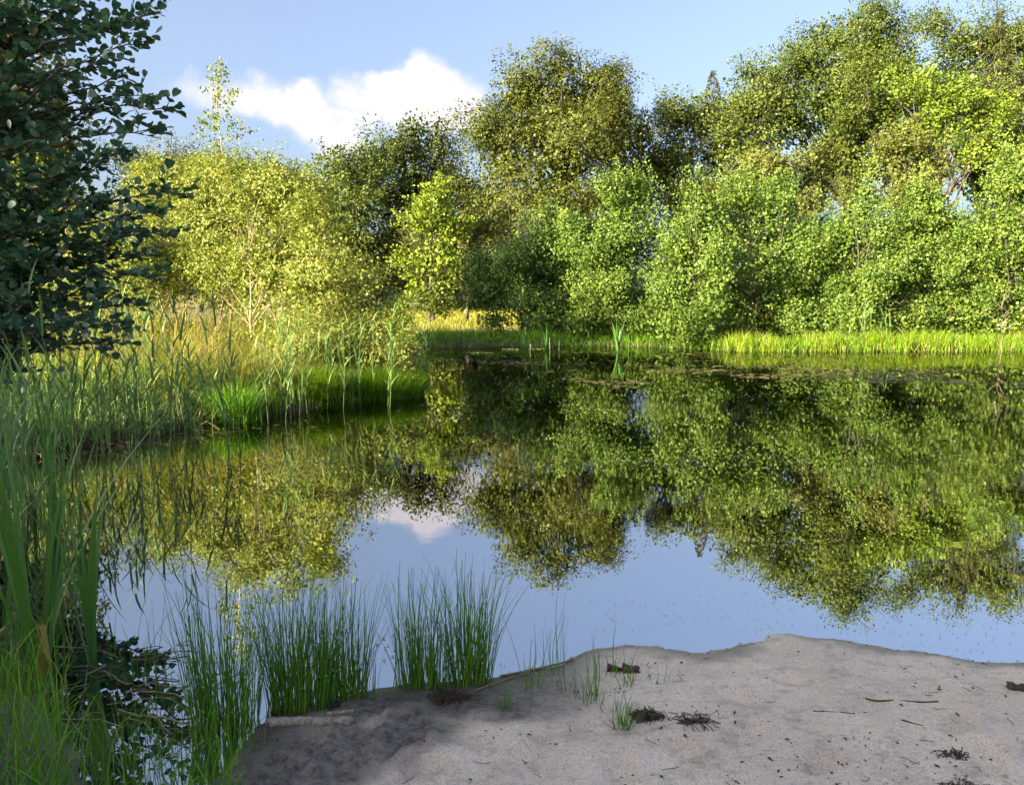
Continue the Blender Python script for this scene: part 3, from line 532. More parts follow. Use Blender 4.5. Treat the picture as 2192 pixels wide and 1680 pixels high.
for (hx, hy, hh, lab) in [(-14.9, 19.6, 11.0, 'tall unseen birch off the left edge, placed to shade the far alders'), (-14.5, 22.0, 10.3, 'second unseen birch behind the dark alder, placed to shade the far alders')]:  # unseen birches, placed to throw shade on the far row's left end
    lob = [(hx, hy, hh*.68, 2.2, 2.2, hh*.32), (hx-.5, hy+.5, hh*.48, 2.5, 2.5, hh*.34), (hx+.5, hy-.5, hh*.33, 2.1, 2.1, hh*.26)]
    tree('birch_tree', lab, 'tree', (hx, hy, .3), (hx, hy, hh*.92), lob, 'birch', 'birch_bark', 1300, 24, .13, .11, .6, .4, .1, T_FOLD, LG, 50)

# --- wood behind the photographer, whose shade lies over the beach
mbw = MB(); mbt = MB(); dsun = np.array([math.sin(SUN_AZ), math.cos(SUN_AZ)]); perp = np.array([math.cos(SUN_AZ), -math.sin(SUN_AZ)])
for k, p in enumerate(np.linspace(-7.1, 7.5, 9)):
    c = perp*p + dsun*(-11 - 1.2*(k % 2)); hh = R(9.6, 10.4); lob = [(c[0], c[1], hh*.66, 1.7, 1.7, hh*.34), (c[0], c[1], hh*.3, 1.5, 1.5, hh*.3)]
    C, out = crown_clusters(lob, 230, .3, .15); add_crown(mbw, C, out, 10, .55, .46, 1.0, .7, T_FOLD); add_tube(mbt, curve((c[0], c[1], 0), (c[0], c[1], hh*.9), 6, jit=.1), .2*np.linspace(1, .2, 6), 6)
wood = tag(mbw.build('woodland', M['oak']), 'leafy wood behind the photographer that shades the beach', 'woodland', kind='stuff')
mbt.build('trunks', M['bark'], wood)['kind'] = 'stuff'

# --- far wood closing the view behind the meadow
mbw = MB(); lob = []
for k in range(34):
    x = -95 + k*5.9 + R(-1.5, 1.5); hh = R(8.5, 11.5); lob += [(x, 92+R(-4, 6), hh*.55, 4.6, 3.2, hh*.5), (x+R(-2, 2), 90+R(-3, 3), 2.2, 4.2, 2.6, 2.6)]
C, out = crown_clusters(lob, 2200, .35, .2); add_crown(mbw, C, out, 13, .5, .4, 2.0, 1.5, T_FOLD, tint_mid=.3)
tag(mbw.build('woodland', M['beech']), 'dark continuous wood far behind the meadow', 'woodland', kind='stuff')

# ------------------------------------------------------------------ near alder tree on the left
TB = np.array([-5.5, 7.4, 0.25]); alder = thing('alder_tree', TB, 'dark shaded alder with big round leaves overhanging the left edge', 'tree')
tips = [(371, 28, 6.3), (330, 60, 6.6), (345, 95, 6.0), (300, 155, 6.4), (399, 230, 6.2), (345, 205, 6.6), (360, 275, 6.4), (300, 330, 6.2), (424, 421, 6.0), (375, 455, 6.4), (391, 504, 6.1), (340, 545, 6.5), (367, 601, 6.0), (330, 650, 6.3), (290, 690, 5.9), (267, 735, 5.7),
        (230, 60, 7.0), (180, 20, 6.4), (120, 70, 7.2), (60, 30, 6.5), (240, 130, 6.1), (150, 180, 6.8), (70, 150, 6.2), (220, 250, 6.9), (140, 290, 6.2), (60, 260, 6.8), (250, 350, 6.5), (170, 380, 6.9), (90, 370, 6.1), (260, 440, 6.7), (180, 470, 6.0), (80, 470, 6.6),
        (270, 520, 6.2), (200, 560, 6.7), (110, 560, 6.0), (240, 620, 6.4), (160, 650, 6.8), (70, 640, 6.1), (200, 700, 5.7), (120, 720, 6.2), (40, 700, 5.8), (30, 560, 6.5), (20, 380, 6.3), (20, 150, 6.9), (280, 60, 6.1), (100, -40, 6.5), (230, -50, 6.6), (330, -40, 6.4), (-80, 200, 6.4), (-80, 500, 6.4), (-60, 690, 6.0), (-90, 20, 6.5)]
mbb = MB(); add_tube(mbb, curve(TB-[0, 0, .2], TB+[.2, 0, 6.5], 9, jit=.05), .11*np.linspace(1, .2, 9), 9)
LP, LA, LN, TIP = [], [], [], []
for (x, y, Y) in tips:
    tp = at(x-30, y, Y); z0 = np.clip(tp[2]-R(.2, .9), .5, 6); p0 = TB + np.array([.2*z0/6.5, 0, z0-TB[2]]); le = np.linalg.norm(tp-p0); ax = curve(p0, tp, 14, bow=(0, 0, .06*le), jit=.018)
    add_tube(mbb, ax, np.linspace(.022, .003, 14), 6); dirb = nrm(tp-p0)
    nk = 40 if y > 320 else 31
    for k in range(nk):
        f = 1 - (k/nk)**1.25*.8; i0 = f*13; i1 = min(int(i0), 12); p = ax[i1]*(1-(i0-i1)) + ax[i1+1]*(i0-i1)
        tl = R(.10, .40)*(1.25-f*.85); td = nrm(dirb*R(.4, 1.1) + rng.normal(0, .55, 3)*np.array([.8, 1, .75]) + [0, 0, .05]); nl = max(int(tl/.032), 3)
        if k == 0: td = dirb; p = tp - dirb*.1
        add_tube(mbb, curve(p, p+td*tl, 4, jit=.008), np.linspace(.004, .0015, 4), 4)
        s = nrm(np.cross(td, [0, 0, 1])); uu = np.linspace(.12, 1, nl)
        for j, u in enumerate(uu):
            sg = 1 if j % 2 else -1
            if j == nl-1: a = td
            else: a = td*.75 + s*sg*R(.5, 1) + rng.normal(0, .25, 3)
            LP.append(p+td*tl*u + nrm(a)*.012); LA.append(a); LN.append(np.array([0, 0, .9]) + rng.normal(0, .55, 3) - .25*td); TIP.append(k <= 4 and x > 180)
LP, LA, LN, TIP = np.array(LP), nrm(np.array(LA)), np.array(LN), np.array(TIP)
mbb.build('trunk', M['twig'], alder, smooth=True)
n = len(LP); cand = np.where(TIP)[0]; dep = LP[cand, 0]*F/LP[cand, 1]; cand = cand[np.argsort(-dep)][:300]
rest = np.ones(n, bool); rest[cand] = False; rest = np.where(rest)[0]
mb = MB(); sz = R(.05, .088, len(rest)); add_leaves(mb, LP[rest], LA[rest], LN[rest], sz, sz*R(.78, .95, len(rest)), T_ALDER, np.clip(rng.normal(.4, .25, len(rest)), 0, 1))
mb.build('foliage', M['near'], alder, smooth=True)['kind'] = 'stuff'
variants = []
for k in range(6):
    mb = MB(); add_leaves(mb, np.zeros((1, 3)), np.array([[1., 0, 0]]), np.array([[0, 0, 1.]]), 1.0, R(.78, .95), T_ALDER, R(.15, .8)); me = mb.mesh('alder_leaf', True); me.materials.append(M['near']); variants.append(me)
ax, sd, up = frame(LA[cand], LN[cand])
for k, i in enumerate(cand):
    q = Matrix((ax[k], sd[k], up[k])).transposed().to_quaternion(); s = R(.055, .088); place('leaf', variants[k % 6], alder, LP[i]-TB, q, (s, s, s))

# ------------------------------------------------------------------ grass and sedge masses
def scatter(n, xr, yr, dmin=.0, dmax=1e9):
    x, y = R(*xr, n), R(*yr, n); d = shore_dist(x, y); k = (d > dmin) & (d < dmax); return onland(np.stack([x[k], y[k], 0*x[k]], -1))
def grass(name, label, P, H, W, lean, droop, mat, tm=.5, tv=.4, levels=3):
    n = len(P); mb = MB(); cl = vnoise(P[:, 0]*1.1, P[:, 1]*1.1, 3) + .7*vnoise(P[:, 0]*3.1, P[:, 1]*3.1, 8); h = H*R(.35, 1.2, n)*(1+.7*cl)*(1 if H < .6 else np.clip(.42+.5*shore_dist(P[:, 0], P[:, 1]), .42, 1))
    add_blades(mb, P, h, W*R(.5, 1.7, n), lean*R(.1, 2.2, n), np.minimum(droop*R(0, 2.2, n), .95), np.clip(tm + tv*R(-1, 1, n) + .5*cl, 0, 1), levels=levels)
    o = mb.build(name, M[mat]); return tag(o, label, 'grass', kind='stuff')
P = scatter(42000, (-16, -1.2), (9.5, 24), -.05, 14); P = P[(P[:, 0]*F/P[:, 1] > -1150)]
grass('grass', 'tall sunlit grass on the left bank below the birch thicket', P, 1.2, .013, .85, .5, 'grass', .68, .42, 4)
P = scatter(24000, (-4.2, -1.2), (10.5, 24), -.18, .5); P = P[vnoise(P[:, 0]*2.3, P[:, 1]*2.3, 77) > R(-.5, .25, len(P))]
grass('sedge', 'bright green sedge fringe along the sunlit left bank', P, .62, .012, .3, .15, 'sedge', .55, .4)
P = scatter(7000, (-3.6, -1.3), (9.8, 24), -.3, .05)
grass('sedge', 'young sedge standing in the shallow water off the left bank', P, .42, .010, .3, .1, 'sedge', .7, .35)
P = scatter(20000, (-9, -2.6), (6.8, 11.5), .03, 5)
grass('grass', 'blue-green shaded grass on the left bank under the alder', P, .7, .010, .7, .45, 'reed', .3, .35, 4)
P = scatter(30000, (6.9, 22), (24.6, 29), -.3, 1.4); P = P[vnoise(P[:, 0]*1.7, P[:, 1]*1.7, 91) > R(-.55, .15, len(P))]
grass('sedge', 'bright green sedge along the right half of the far bank', P, .5, .018, .5, .25, 'sedge', .7, .4)
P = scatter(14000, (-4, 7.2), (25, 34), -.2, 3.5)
grass('sedge', 'shaded green sedge along the left half of the far bank', P, .38, .022, .5, .2, 'sedge', .25, .25)  # lower tint puts the shade of this bank into the blades
P = scatter(12000, (-9, 14), (31, 62), .8)
grass('meadow_grass', 'dry brownish meadow grass behind the pond', P, .42, .03, .5, .2, 'grass', .75, .3)
P = scatter(8000, (-14, 26), (55, 78), .8)
grass('meadow_grass', 'sunlit pale grass at the far end of the meadow', P, .5, .06, .5, .2, 'grass', .8, .3)
P = scatter(9000, (12, 26), (24.8, 40), .8)
grass('grass', 'green grass under the alder bushes on the right', P, .4, .03, .4, .2, 'sedge', .4, .3)
# near corner grass, bottom left
pp = np.stack([R(-220, 140, 950), R(1440, 1900, 950)], -1); P = gnd(pp[:, 0], pp[:, 1]); P = P[(shore_dist(P[:, 0], P[:, 1]) > -.12)]; P = onland(P)
grass('grass', 'fine bright green grass in the bottom left corner', P, .30, .0042, .35, .15, 'rush', .6, .4, 5)
pp = np.stack([R(120, 520, 420), R(1540, 1900, 420)], -1); P = onland(gnd(pp[:, 0], pp[:, 1]))
grass('grass', 'sparse thin grass blades standing in the shallow pool beside the mud', P, .24, .0035, .4, .2, 'rush', .6, .4, 5)

P = scatter(7000, (-12, -2), (10.5, 20), .15, 9)
grass('dry_grass', 'straw-coloured dry stalks standing in the sunlit grass of the left bank', P, 1.15, .008, .5, .3, 'dead', .6, .4, 4)
P = scatter(3000, (6.9, 22), (24.6, 29), -.15, 1.4)
grass('dry_grass', 'straw-coloured dry stalks in the sedge of the far right bank', P, .6, .016, .6, .3, 'dead', .7, .3)
def tussock(label, px, py, rad, H, n, mat, tm, name='sedge_tussock', W=.009):
    c = gnd(px, py); c[2] = max(float(height(c[0], c[1])), -.05); t = thing(name, c, label, 'sedge'); a, r = R(0, 6.28, n), rad*np.sqrt(R(0, 1, n))
    P = c + np.stack([np.cos(a)*r, np.sin(a)*r*.8, 0*a], -1); mb = MB(); add_blades(mb, P, H*R(.6, 1.1, n)*(1-.35*(r/rad)**2), W*R(.7, 1.3, n), .35*R(.2, 1.4, n)*(.4+r/rad), .25*R(0, 1.3, n), np.clip(tm+R(-.35, .35, n), 0, 1), az=a+R(-.9, .9, n), levels=4)
    mb.build('blades', M[mat], t)['kind'] = 'stuff'; return t
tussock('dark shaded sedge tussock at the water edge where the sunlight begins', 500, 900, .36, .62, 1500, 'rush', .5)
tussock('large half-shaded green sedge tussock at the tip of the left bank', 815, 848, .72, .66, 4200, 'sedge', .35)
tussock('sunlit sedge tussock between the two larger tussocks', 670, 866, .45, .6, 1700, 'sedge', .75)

# ------------------------------------------------------------------ blades as single parts: cattails, rushes, reeds
def blade_mesh(name, mat, length, width, bend, sides_flat=True, seg=8, tint=.5, fold=None, tipw=.04):
    t = np.linspace(0, 1, seg+1); z = length*t; x = length*bend*t**2.2
    if fold:                                                # leaf snapped over: rises to fold height, then hangs
        k = t > fold; z = np.where(k, length*fold - length*(t-fold)*.95, z); x = np.where(k, x + length*(t-fold)*.35, x)
    w = width*np.where(t < .5, 1, np.maximum(tipw, (1-(np.maximum(t-.5, 0)/.5)**1.6)))*.5; tw = .6*t
    c = np.stack([x, 0*t, z], -1); s = np.stack([np.sin(tw)*.0, np.cos(tw), np.sin(tw)*.15], -1)
    V = np.stack([c-s*w[:, None], c+np.array([.12, 0, 0])*w[:, None], c+s*w[:, None]], 1).reshape(-1, 3); q = []
    for i in range(seg): a = 3*i; q += [(a, a+1, a+4, a+3), (a+1, a+2, a+5, a+4)]
    mb = MB(); mb.add(V, q, None, np.clip(tint + .25*(np.repeat(t, 3)-.4), 0, 1)); me = mb.mesh(name, True); me.materials.append(M[mat]); return me
def stem_mesh(name, mat, length, r, bend, tint, seg=6, sides=4):
    t = np.linspace(0, 1, seg+1); mb = MB(); add_tube(mb, np.stack([length*bend*t**2, .02*length*np.sin(t*3), length*t], -1), r*(1-.75*t**1.5), sides, np.repeat(np.clip(tint+.2*(.5-t), 0, 1), sides)); me = mb.mesh(name, True); me.materials.append(M[mat]); return me
def rotz(a, tilt=0.0): return Quaternion((0, 0, 1), float(a)) @ Quaternion((0, 1, 0), float(tilt))

CATL = [blade_mesh('cattail_leaf', 'cattail', 1, .018, b, tint=tt) for b, tt in ((.05, .3), (.12, .5), (.2, .6), (.3, .45), (.42, .7))]
CATD = [blade_mesh('cattail_leaf', 'ochre', 1, .022, .10, tint=.5, fold=.55), blade_mesh('cattail_leaf', 'dead', 1, .018, .12, tint=.5, fold=.6)]
def cattail(label, px, py, leaves, rad=.03, dead=0, group=None, z=None, dscale=.5):
    c = gnd(px, py); t = thing('cattail', c, label, 'cattail', group)
    for k in range(leaves[0]):
        a = R(0, 6.28); s = R(leaves[1], leaves[2]); o = place('leaf', CATL[k % 5], t, (math.cos(a)*rad*R(0, 1), math.sin(a)*rad*R(0, 1), -.06), rotz(a+R(-.4, .4), R(0, .2)), (s, R(.8, 1.3)*min(1, leaves[2]) * (1.3 if leaves[2] < .8 else 1), s))
    for k in range(dead):
        a = (-.5, 2.6, 3.6)[k % 3]+R(-.3, .3); s = dscale*R(.9, 1.2); o = place('leaf', CATD[k % 2], t, (math.cos(a)*rad, math.sin(a)*rad, -.04), rotz(a, .1), (s, 1.2, s)); o['label'] = 'yellowed leaf folded over' if k % 2 == 0 else 'withered brown leaf folded over'
    return t
cattail('big cattail clump in the bottom left corner with yellow folded leaf', 80, 1440, (16, .85, 1.3), .055, 3)
cattail('slim cattail shoot with fanned leaves right of the big clump', 198, 1415, (9, .6, .95), .016)
cattail('cattail leaves rising at the left edge behind the big clump', -20, 1390, (8, .9, 1.4), .07)
cattail('cattail clump half cut off by the left edge near the bank', 20, 1180, (8, .9, 1.35), .08)
for (x, y, lab) in [(120, 1140, 'cattail clump standing in the dark water right of the left edge'), (75, 1090, 'smaller cattail clump close under the left bank')]:
    cattail(lab, x, y, (11, .75, 1.25), .07)
CG = 'small cattails standing in the far water'
for (x, y, nl, lab) in [(1126, 748, 8, 'short sunlit cattail in the far water, leftmost of three'), (1169, 748, 9, 'sunlit cattail in the far water, middle one of three'), (1322, 754, 12, 'tallest sunlit cattail in the far water, rightmost of three')]:
    c = gnd(x, y); t = thing('cattail', c, lab, 'cattail', CG); hmax = .75 if nl < 9 else (.95 if nl < 12 else 1.05)
    for k in range(nl):
        a = R(0, 6.28); s = 1.15*hmax*R(.65, 1); place('leaf', CATL[k % 5], t, (0, 0, -.05), rotz(a, R(0.02, .25)), (s, 2.6, s))
c = gnd(1347, 754); t = thing('cattail', c, 'thin single cattail shoot just right of the tallest far one', 'cattail', CG)
for k in range(4): place('leaf', CATL[k % 3], t, (0, 0, -.05), rotz(R(0, 6.28), R(0, .1)), (.75, 1.5, .75))

RV = [stem_mesh('rush_stem', 'rush', 1, .0033, b, tt) for b, tt in ((.0, .2), (.05, .35), (.1, .5), (.16, .6), (.25, .45), (.02, .7), (.08, .25), (.36, .8))] + [stem_mesh('rush_stem', 'dead', .8, .0024, .3, .5)]
def rush(label, px, py, n, hmin, hmax, rx, ry, tiltmax=.16, z=None, group='rush tufts along the near shore'):
    c = onland(gnd(px, py, .02)); c[2] = max(c[2], -.06); t = thing('rush_tuft', c, label, 'rush', group)
    for k in range(n):
        a, r = R(0, 6.28), math.sqrt(R(0, 1)); x, y = math.cos(a)*r*rx, math.sin(a)*r*ry; gz = float(height(c[0]+x, c[1]+y))-c[2]
        h = .78*hmax - (.78*hmax-.8*hmin)*R(0, 1)**.8; place('stem', RV[int(R(0, 8.45))], t, (x, y, max(gz, -.12)-.01), rotz(a+R(-1, 1), tiltmax*R(-.3, 1)), (h, h*.5+.5, h))
    return t
rush('tall rush stand in the pool left of the driftwood', 485, 1535, 170, .3, .78, .12, .10)
rush('dense rush tuft just behind the driftwood stick', 645, 1500, 280, .25, .70, .13, .08)
rush('rush tuft at the water edge right of the driftwood', 740, 1480, 170, .2, .66, .09, .05)
rush('separate rush stand in the middle of the near shore', 905, 1462, 150, .25, .66, .10, .05)
rush('right half of the middle rush stand with the longest stems', 1005, 1455, 160, .25, .72, .09, .05)
rush('few thin rush stems left of the middle stand', 846, 1478, 5, .15, .4, .03, .03)
rush('thin rush stems at the edge of the first stand by the dark hole', 795, 1490, 6, .12, .32, .03, .03)
rush('slender sparse rush with long straight stems at the wet sand edge', 1188, 1437, 11, .15, .52, .04, .03, .12)
rush('sparse rush left of the long straight one', 1135, 1470, 13, .12, .42, .05, .03)
rush('small short rush tuft on the sand below the sparse ones', 1085, 1510, 14, .08, .2, .04, .03, .4)
rush('sparse rush tuft beside the bark piece', 1300, 1440, 10, .08, .28, .05, .03)
rush('spreading rush tuft right below the bark piece', 1345, 1465, 18, .08, .22, .04, .03, .6)
rush('rush tuft leaning left on the sand between the bark and the small tufts', 1270, 1500, 22, .1, .3, .07, .04, .35)
rush('very small rush tuft rightmost on the wet sand', 1412, 1460, 8, .06, .18, .03, .02, .6)
rush('short thin rush stems left of the leaning tuft', 1210, 1478, 7, .08, .25, .05, .03, .25)
rush('wide low star-shaped grass tuft on the dry sand beside the root clump', 1335, 1562, 46, .08, .2, .03, .02, .95)
rush('thin rushes behind the slim cattail in the dark pool', 285, 1440, 16, .2, .55, .1, .08)
rush('sparse rushes in the pool at the left of the tall stand', 395, 1500, 26, .2, .6, .12, .1)
rush('short rushes at the bottom edge beside the mud', 385, 1690, 26, .15, .4, .12, .06)
rush('low green rushes at the foot of the tall stand', 505, 1590, 24, .12, .32, .1, .05)

# reeds on the left bank
REL = [blade_mesh('reed_leaf', 'reed', 1, .016, b, tint=tt, tipw=.02) for b, tt in ((.25, .3), (.4, .5), (.6, .6), (.15, .7))]
RES = [stem_mesh('reed_stem', 'reed', 1, .004, b, .6, 8, 5) for b in (.02, .06, .1)]
def plume_mesh():
    mb = MB(); n = 60; t = R(0, 1, n); P = np.stack([.05*t**2, 0*t, .16*t], -1) + rng.normal(0, .012, (n, 3)); add_leaves(mb, P, np.array([.4, 0, .8])+rng.normal(0, .35, (n, 3)), rng.normal(0, 1, (n, 3)), .04, .006, T_DIAMOND, R(.2, .8, n)); me = mb.mesh('plume'); me.materials.append(M['brown']); return me
PLUME = plume_mesh()
def reed(px, py, H, label, group, plume=False, nleaf=7, wscale=1.0):
    c = gnd(px, py); c[2] = max(float(height(c[0], c[1])), -.1); t = thing('reed_plant', c, label, 'reed', group); a0 = R(0, 6.28); k0 = int(R(0, 3)); b = (.02, .06, .1)[k0]; tilt = R(-.03, .07)
    root = rotz(a0, tilt); place('stem', RES[k0], t, (0, 0, -.02), root, (H, wscale*1.1, H))
    for k in range(nleaf):
        f = .28+.7*(k/max(nleaf-1, 1)); p = root @ Vector((H*b*f*f, .02*H*math.sin(f*3), H*f)); s = R(.26, .42)*(1.1-.35*f)*min(1.2, H/1.3)
        place('leaf', REL[int(R(0, 4))], t, p, rotz(a0 + k*2.6 + R(-.6, .6), R(.25, .7)*(1.15-.5*f)), (s, wscale*R(.8, 1.2), s))
    if plume: place('plume', PLUME, t, root @ Vector((H*b, .02*H*math.sin(3), H*.98)), rotz(a0), (1.2, 1.2, 1.2))
RSH, RSUN = 'shaded reeds on the left bank', 'sunlit reeds on the left bank'
lsh, lsun = 'tall blue-green reed in the shade on the left bank', 'pale green reed standing in the sunlit grass of the left bank'
reed(172, 1085, 1.72, 'tallest single reed rising in front of the dark alder', RSH, nleaf=5)
reed(305, 1045, 1.0, 'lone bent reed standing in the dark water left of the reflection', RSH, nleaf=4)
for x, y, h in [(20, 1020, 1.5), (60, 1000, 1.4), (110, 1010, 1.25), (140, 985, 1.35), (230, 985, 1.2), (255, 970, 1.1), (290, 975, 1.3), (320, 960, 1.45), (345, 950, 1.5), (365, 960, 1.2), (395, 950, 1.1), (200, 1010, 1.05), (85, 1050, 1.3), (35, 1090, 1.2), (10, 1130, 1.3), (130, 1060, 1.0), (60, 1130, 1.2), (425, 935, 1.0), (460, 925, .9), (275, 940, 1.35), (180, 960, 1.2), (330, 985, 1.1), (105, 1120, .9), (15, 1000, 1.2), (240, 1030, .8), (5, 1180, 1.35), (45, 1210, 1.25), (75, 1160, 1.2), (-15, 1240, 1.3), (95, 1190, .95), (30, 1260, 1.15), (150, 1020, 1.5), (215, 950, 1.55), (285, 935, 1.6), (375, 930, 1.35), (410, 945, 1.2), (120, 950, 1.6), (50, 960, 1.55)]:
    reed(x+R(-6, 6), y, h*R(.92, 1.08), lsh, RSH, nleaf=8)
for k in range(50): reed(R(-20, 520), R(905, 1000), R(.9, 1.75), lsh, RSH, nleaf=8, wscale=1.2)
for k in range(7): reed(R(-30, 120), R(1010, 1300), R(1.0, 1.5), 'tall reed at the left edge between the bank and the big cattail clump', 'reeds at the left edge', nleaf=7, wscale=1.1)
for x, y, h in [(600, 895, 1.25), (625, 890, 1.35), (645, 885, 1.3), (660, 893, 1.1), (575, 900, 1.0), (700, 875, 1.1), (735, 865, 1.2), (560, 880, 1.05), (760, 860, .95), (640, 905, 1.0), (610, 905, .9)]:
    reed(x, y, h, lsun, RSUN, nleaf=8)
for k in range(46):
    u = R(0, 1); reed(560+330*u + R(-25, 25), 898-120*u*R(.3, 1.0) + R(-8, 8), R(.85, 1.45), lsun, RSUN, nleaf=8, wscale=1.2)
for x, y, h in [(745, 765, 1.45), (775, 762, 1.5), (800, 760, 1.35), (825, 758, 1.6), (850, 757, 1.45), (870, 757, 1.3), (890, 754, 1.55), (905, 757, 1.2), (720, 772, 1.3)]:
    reed(x, y, h, 'pale reed with brown plume behind the large half-shaded tussock', 'plumed reeds behind the tussock', plume=True, nleaf=6, wscale=1.8)
for x, h in [(1800, 1.2), (1815, 1.0), (1838, 1.5), (1850, 1.3), (1862, 1.4), (1880, 1.1), (1905, 1.2), (1893, .9), (1845, 1.1)]:
    reed(x, 750, h*.95, 'pale reed of the tuft on the green far bank', 'reed tuft on the far bank', nleaf=7, wscale=2.2)

# ------------------------------------------------------------------ small things
def chunk(name, label, cat, px, py, L_, r, ang, mat, seg=10, sides=8, jit=.25, z=.0, bend=.0):
    c = onland(gnd(px, py, .05)); c[2] += r*.6+z; d = np.array([math.cos(ang), math.sin(ang), 0]); t = np.linspace(-.5, .5, seg); s = np.array([-d[1], d[0], 0])
    pts = c + d*(t*L_)[:, None] + s*(bend*L_*(t**2-.25))[:, None] + rng.normal(0, r*.08, (seg, 3)); pts[:, 2] = height(pts[:, 0], pts[:, 1]) + r*.55 + z
    pts[:, 2] = np.linspace(pts[0, 2], pts[-1, 2], seg)*.7 + pts[:, 2]*.3
    mb = MB(); add_tube(mb, pts, r*(1+rng.normal(0, jit*.35, seg)), sides, cap=True); v = mb.v[0]; v += rng.normal(0, r*jit*.25, v.shape)
    return tag(mb.build(name, M[mat], smooth=True), label, cat)
chunk('driftwood_stick', 'pale barkless driftwood stick lying on the dark mud by the rushes', 'stick', 660, 1527, .31, .018, -.07, 'wood', 16, 10, .07)
chunk('driftwood_stick', 'short pale broken stick on the mud above the driftwood', 'stick', 728, 1505, .10, .008, .25, 'wood', 8, 7, .12)
chunk('wood_chip', 'flat pale wood chip at the left end of the driftwood', 'wood', 588, 1520, .05, .012, -1.0, 'wood', 6, 6, .4)
chunk('bark_piece', 'wet reddish-brown bark lump at the edge of the wet sand', 'bark', 1333, 1417, .13, .016, -.15, 'redbark', 12, 9, .8)
chunk('bark_piece', 'dark bark lump cut off by the right edge of the sand', 'bark', 2185, 1458, .09, .014, -.3, 'root', 10, 8, .8)
chunk('twig', 'reddish-brown double twig lying on the sand on the right', 'twig', 1930, 1487, .26, .0028, -.1, 'redbark', 12, 5, .4, bend=.15)
chunk('twig', 'thin dark twig lying diagonally on the sand', 'twig', 1985, 1548, .16, .003, -.45, 'root', 10, 5, .4, bend=-.1)
chunk('twig', 'thin brown twig right of the root clump', 'twig', 1785, 1520, .14, .0025, -.25, 'root', 10, 5, .4)
chunk('twig', 'pale reed stalk floating from the middle rush stand', 'reed stalk', 1150, 1408, .34, .005, .45, 'dead', 10, 5, .2, bend=.12, z=.005)
chunk('twig', 'second pale reed stalk lying in the water edge beside the rushes', 'reed stalk', 1080, 1440, .26, .004, .6, 'dead', 10, 5, .2, bend=-.1, z=.005)
def rootmat(label, px, py, rx, ry, h, n, name='root_clump'):
    c = onland(gnd(px, py, .07)); mb = MB(); s = 18; th = np.linspace(0, 6.283, s, endpoint=False); V = []
    for k in range(5):
        f = k/4; rr = (1-f*f)**.5*(1+.25*np.sin(th*3+2)+.15*rng.normal(size=s)); V.append(np.stack([np.cos(th)*rx*rr, np.sin(th)*ry*rr, np.full(s, h*f*.6)-.004 + rng.normal(0, h*.12, s)], -1))
    V = np.stack(V); V[..., 2] += height(c[0]+V[..., 0], c[1]+V[..., 1]); V[..., :2] += c[:2]; q = [(k*s+i, k*s+(i+1) % s, (k+1)*s+(i+1) % s, (k+1)*s+i) for k in range(4) for i in range(s)]
    mb.add(V.reshape(-1, 3), q); t = thing(name, c, label, 'roots'); mb.build('mound', M['root'], t)
    mb = MB()
    for k in range(n):
        a = R(0, 6.28); r0 = R(0, .9); p = c+np.array([math.cos(a)*rx*r0, math.sin(a)*ry*r0, h*.55*(1-r0*r0)]); b = a+R(-1.5, 1.5); le = R(.4, 1.1)*rx; e = p + np.array([math.cos(b)*le, math.sin(b)*le*.8, 0]); e[2] = float(height(e[0], e[1]))+R(0, .004)
        add_tube(mb, curve(p, e, 5, bow=(0, 0, R(0, .012)), jit=.006), .0014, 4)
    mb.build('fibres', M['root'], t)['kind'] = 'stuff'
rootmat('matted dark brown root clump on the sand beside the star-shaped tuft', 1385, 1510, .055, .035, .03, 70)
rootmat('flat dark root debris right of the matted root clump', 1480, 1523, .075, .018, .012, 40)
rootmat('small dark root scrap on the sand under the thin diagonal twig', 2040, 1600, .04, .012, .008, 30)
rootmat('dark root tangle cut off by the bottom edge of the photograph', 2060, 1680, .06, .02, .012, 45)
rootmat('dark root tangle at the bottom edge in the middle of the sand', 1350, 1700, .06, .02, .012, 45)
rootmat('dark muddy root ball at the water edge in the first rush stand', 700, 1478, .045, .03, .02, 60)
rootmat('brown rotting litter at the foot of the middle rush stand', 960, 1462, .07, .03, .02, 110)

# scattered crumbs on the sand (nobody could count them)
pp = np.stack([R(420, 2250, 3000), R(1365, 1760, 3000)], -1); P = gnd(pp[:, 0], pp[:, 1], .06); d = shore_dist(P[:, 0], P[:, 1]); g = fbm(P[:, 0]*2.2, P[:, 1]*2.2, 3, 55)
g2 = fbm(P[:, 0]*7, P[:, 1]*9, 3, 57); P = onland(P[(d > .03) & (g + .9*g2 > R(.0, .45, len(P)))]); n = len(P); mb = MB(); s = .0016+.009*R(0, 1, n)**4; a = R(0, 6.28, n)
add_leaves(mb, P+[0, 0, .003], np.stack([np.cos(a), np.sin(a), R(-.3, .3, n)], -1), np.array([0, 0, 1.])+rng.normal(0, .5, (n, 3)), s*2.2, s, T_FOLD, R(0, .4, n))
tag(mb.build('debris', M['root']), 'dark plant crumbs scattered over the sand', 'debris', kind='stuff')
mb = MB()
for k in range(90):
    p = gnd(R(430, 2200), R(1380, 1690), .06)
    if shore_dist(p[0], p[1]) < .05: continue
    a = R(0, 6.28); le = R(.015, .06); e = p+np.array([math.cos(a)*le, math.sin(a)*le, 0]); c = curve(p, e, 4, jit=.004); c[:, 2] = height(c[:, 0], c[:, 1])+.003; add_tube(mb, c, R(.0005, .0012), 4)
tag(mb.build('twig_litter', M['root']), 'fine rootlets and twig bits strewn on the sand', 'debris', kind='stuff')
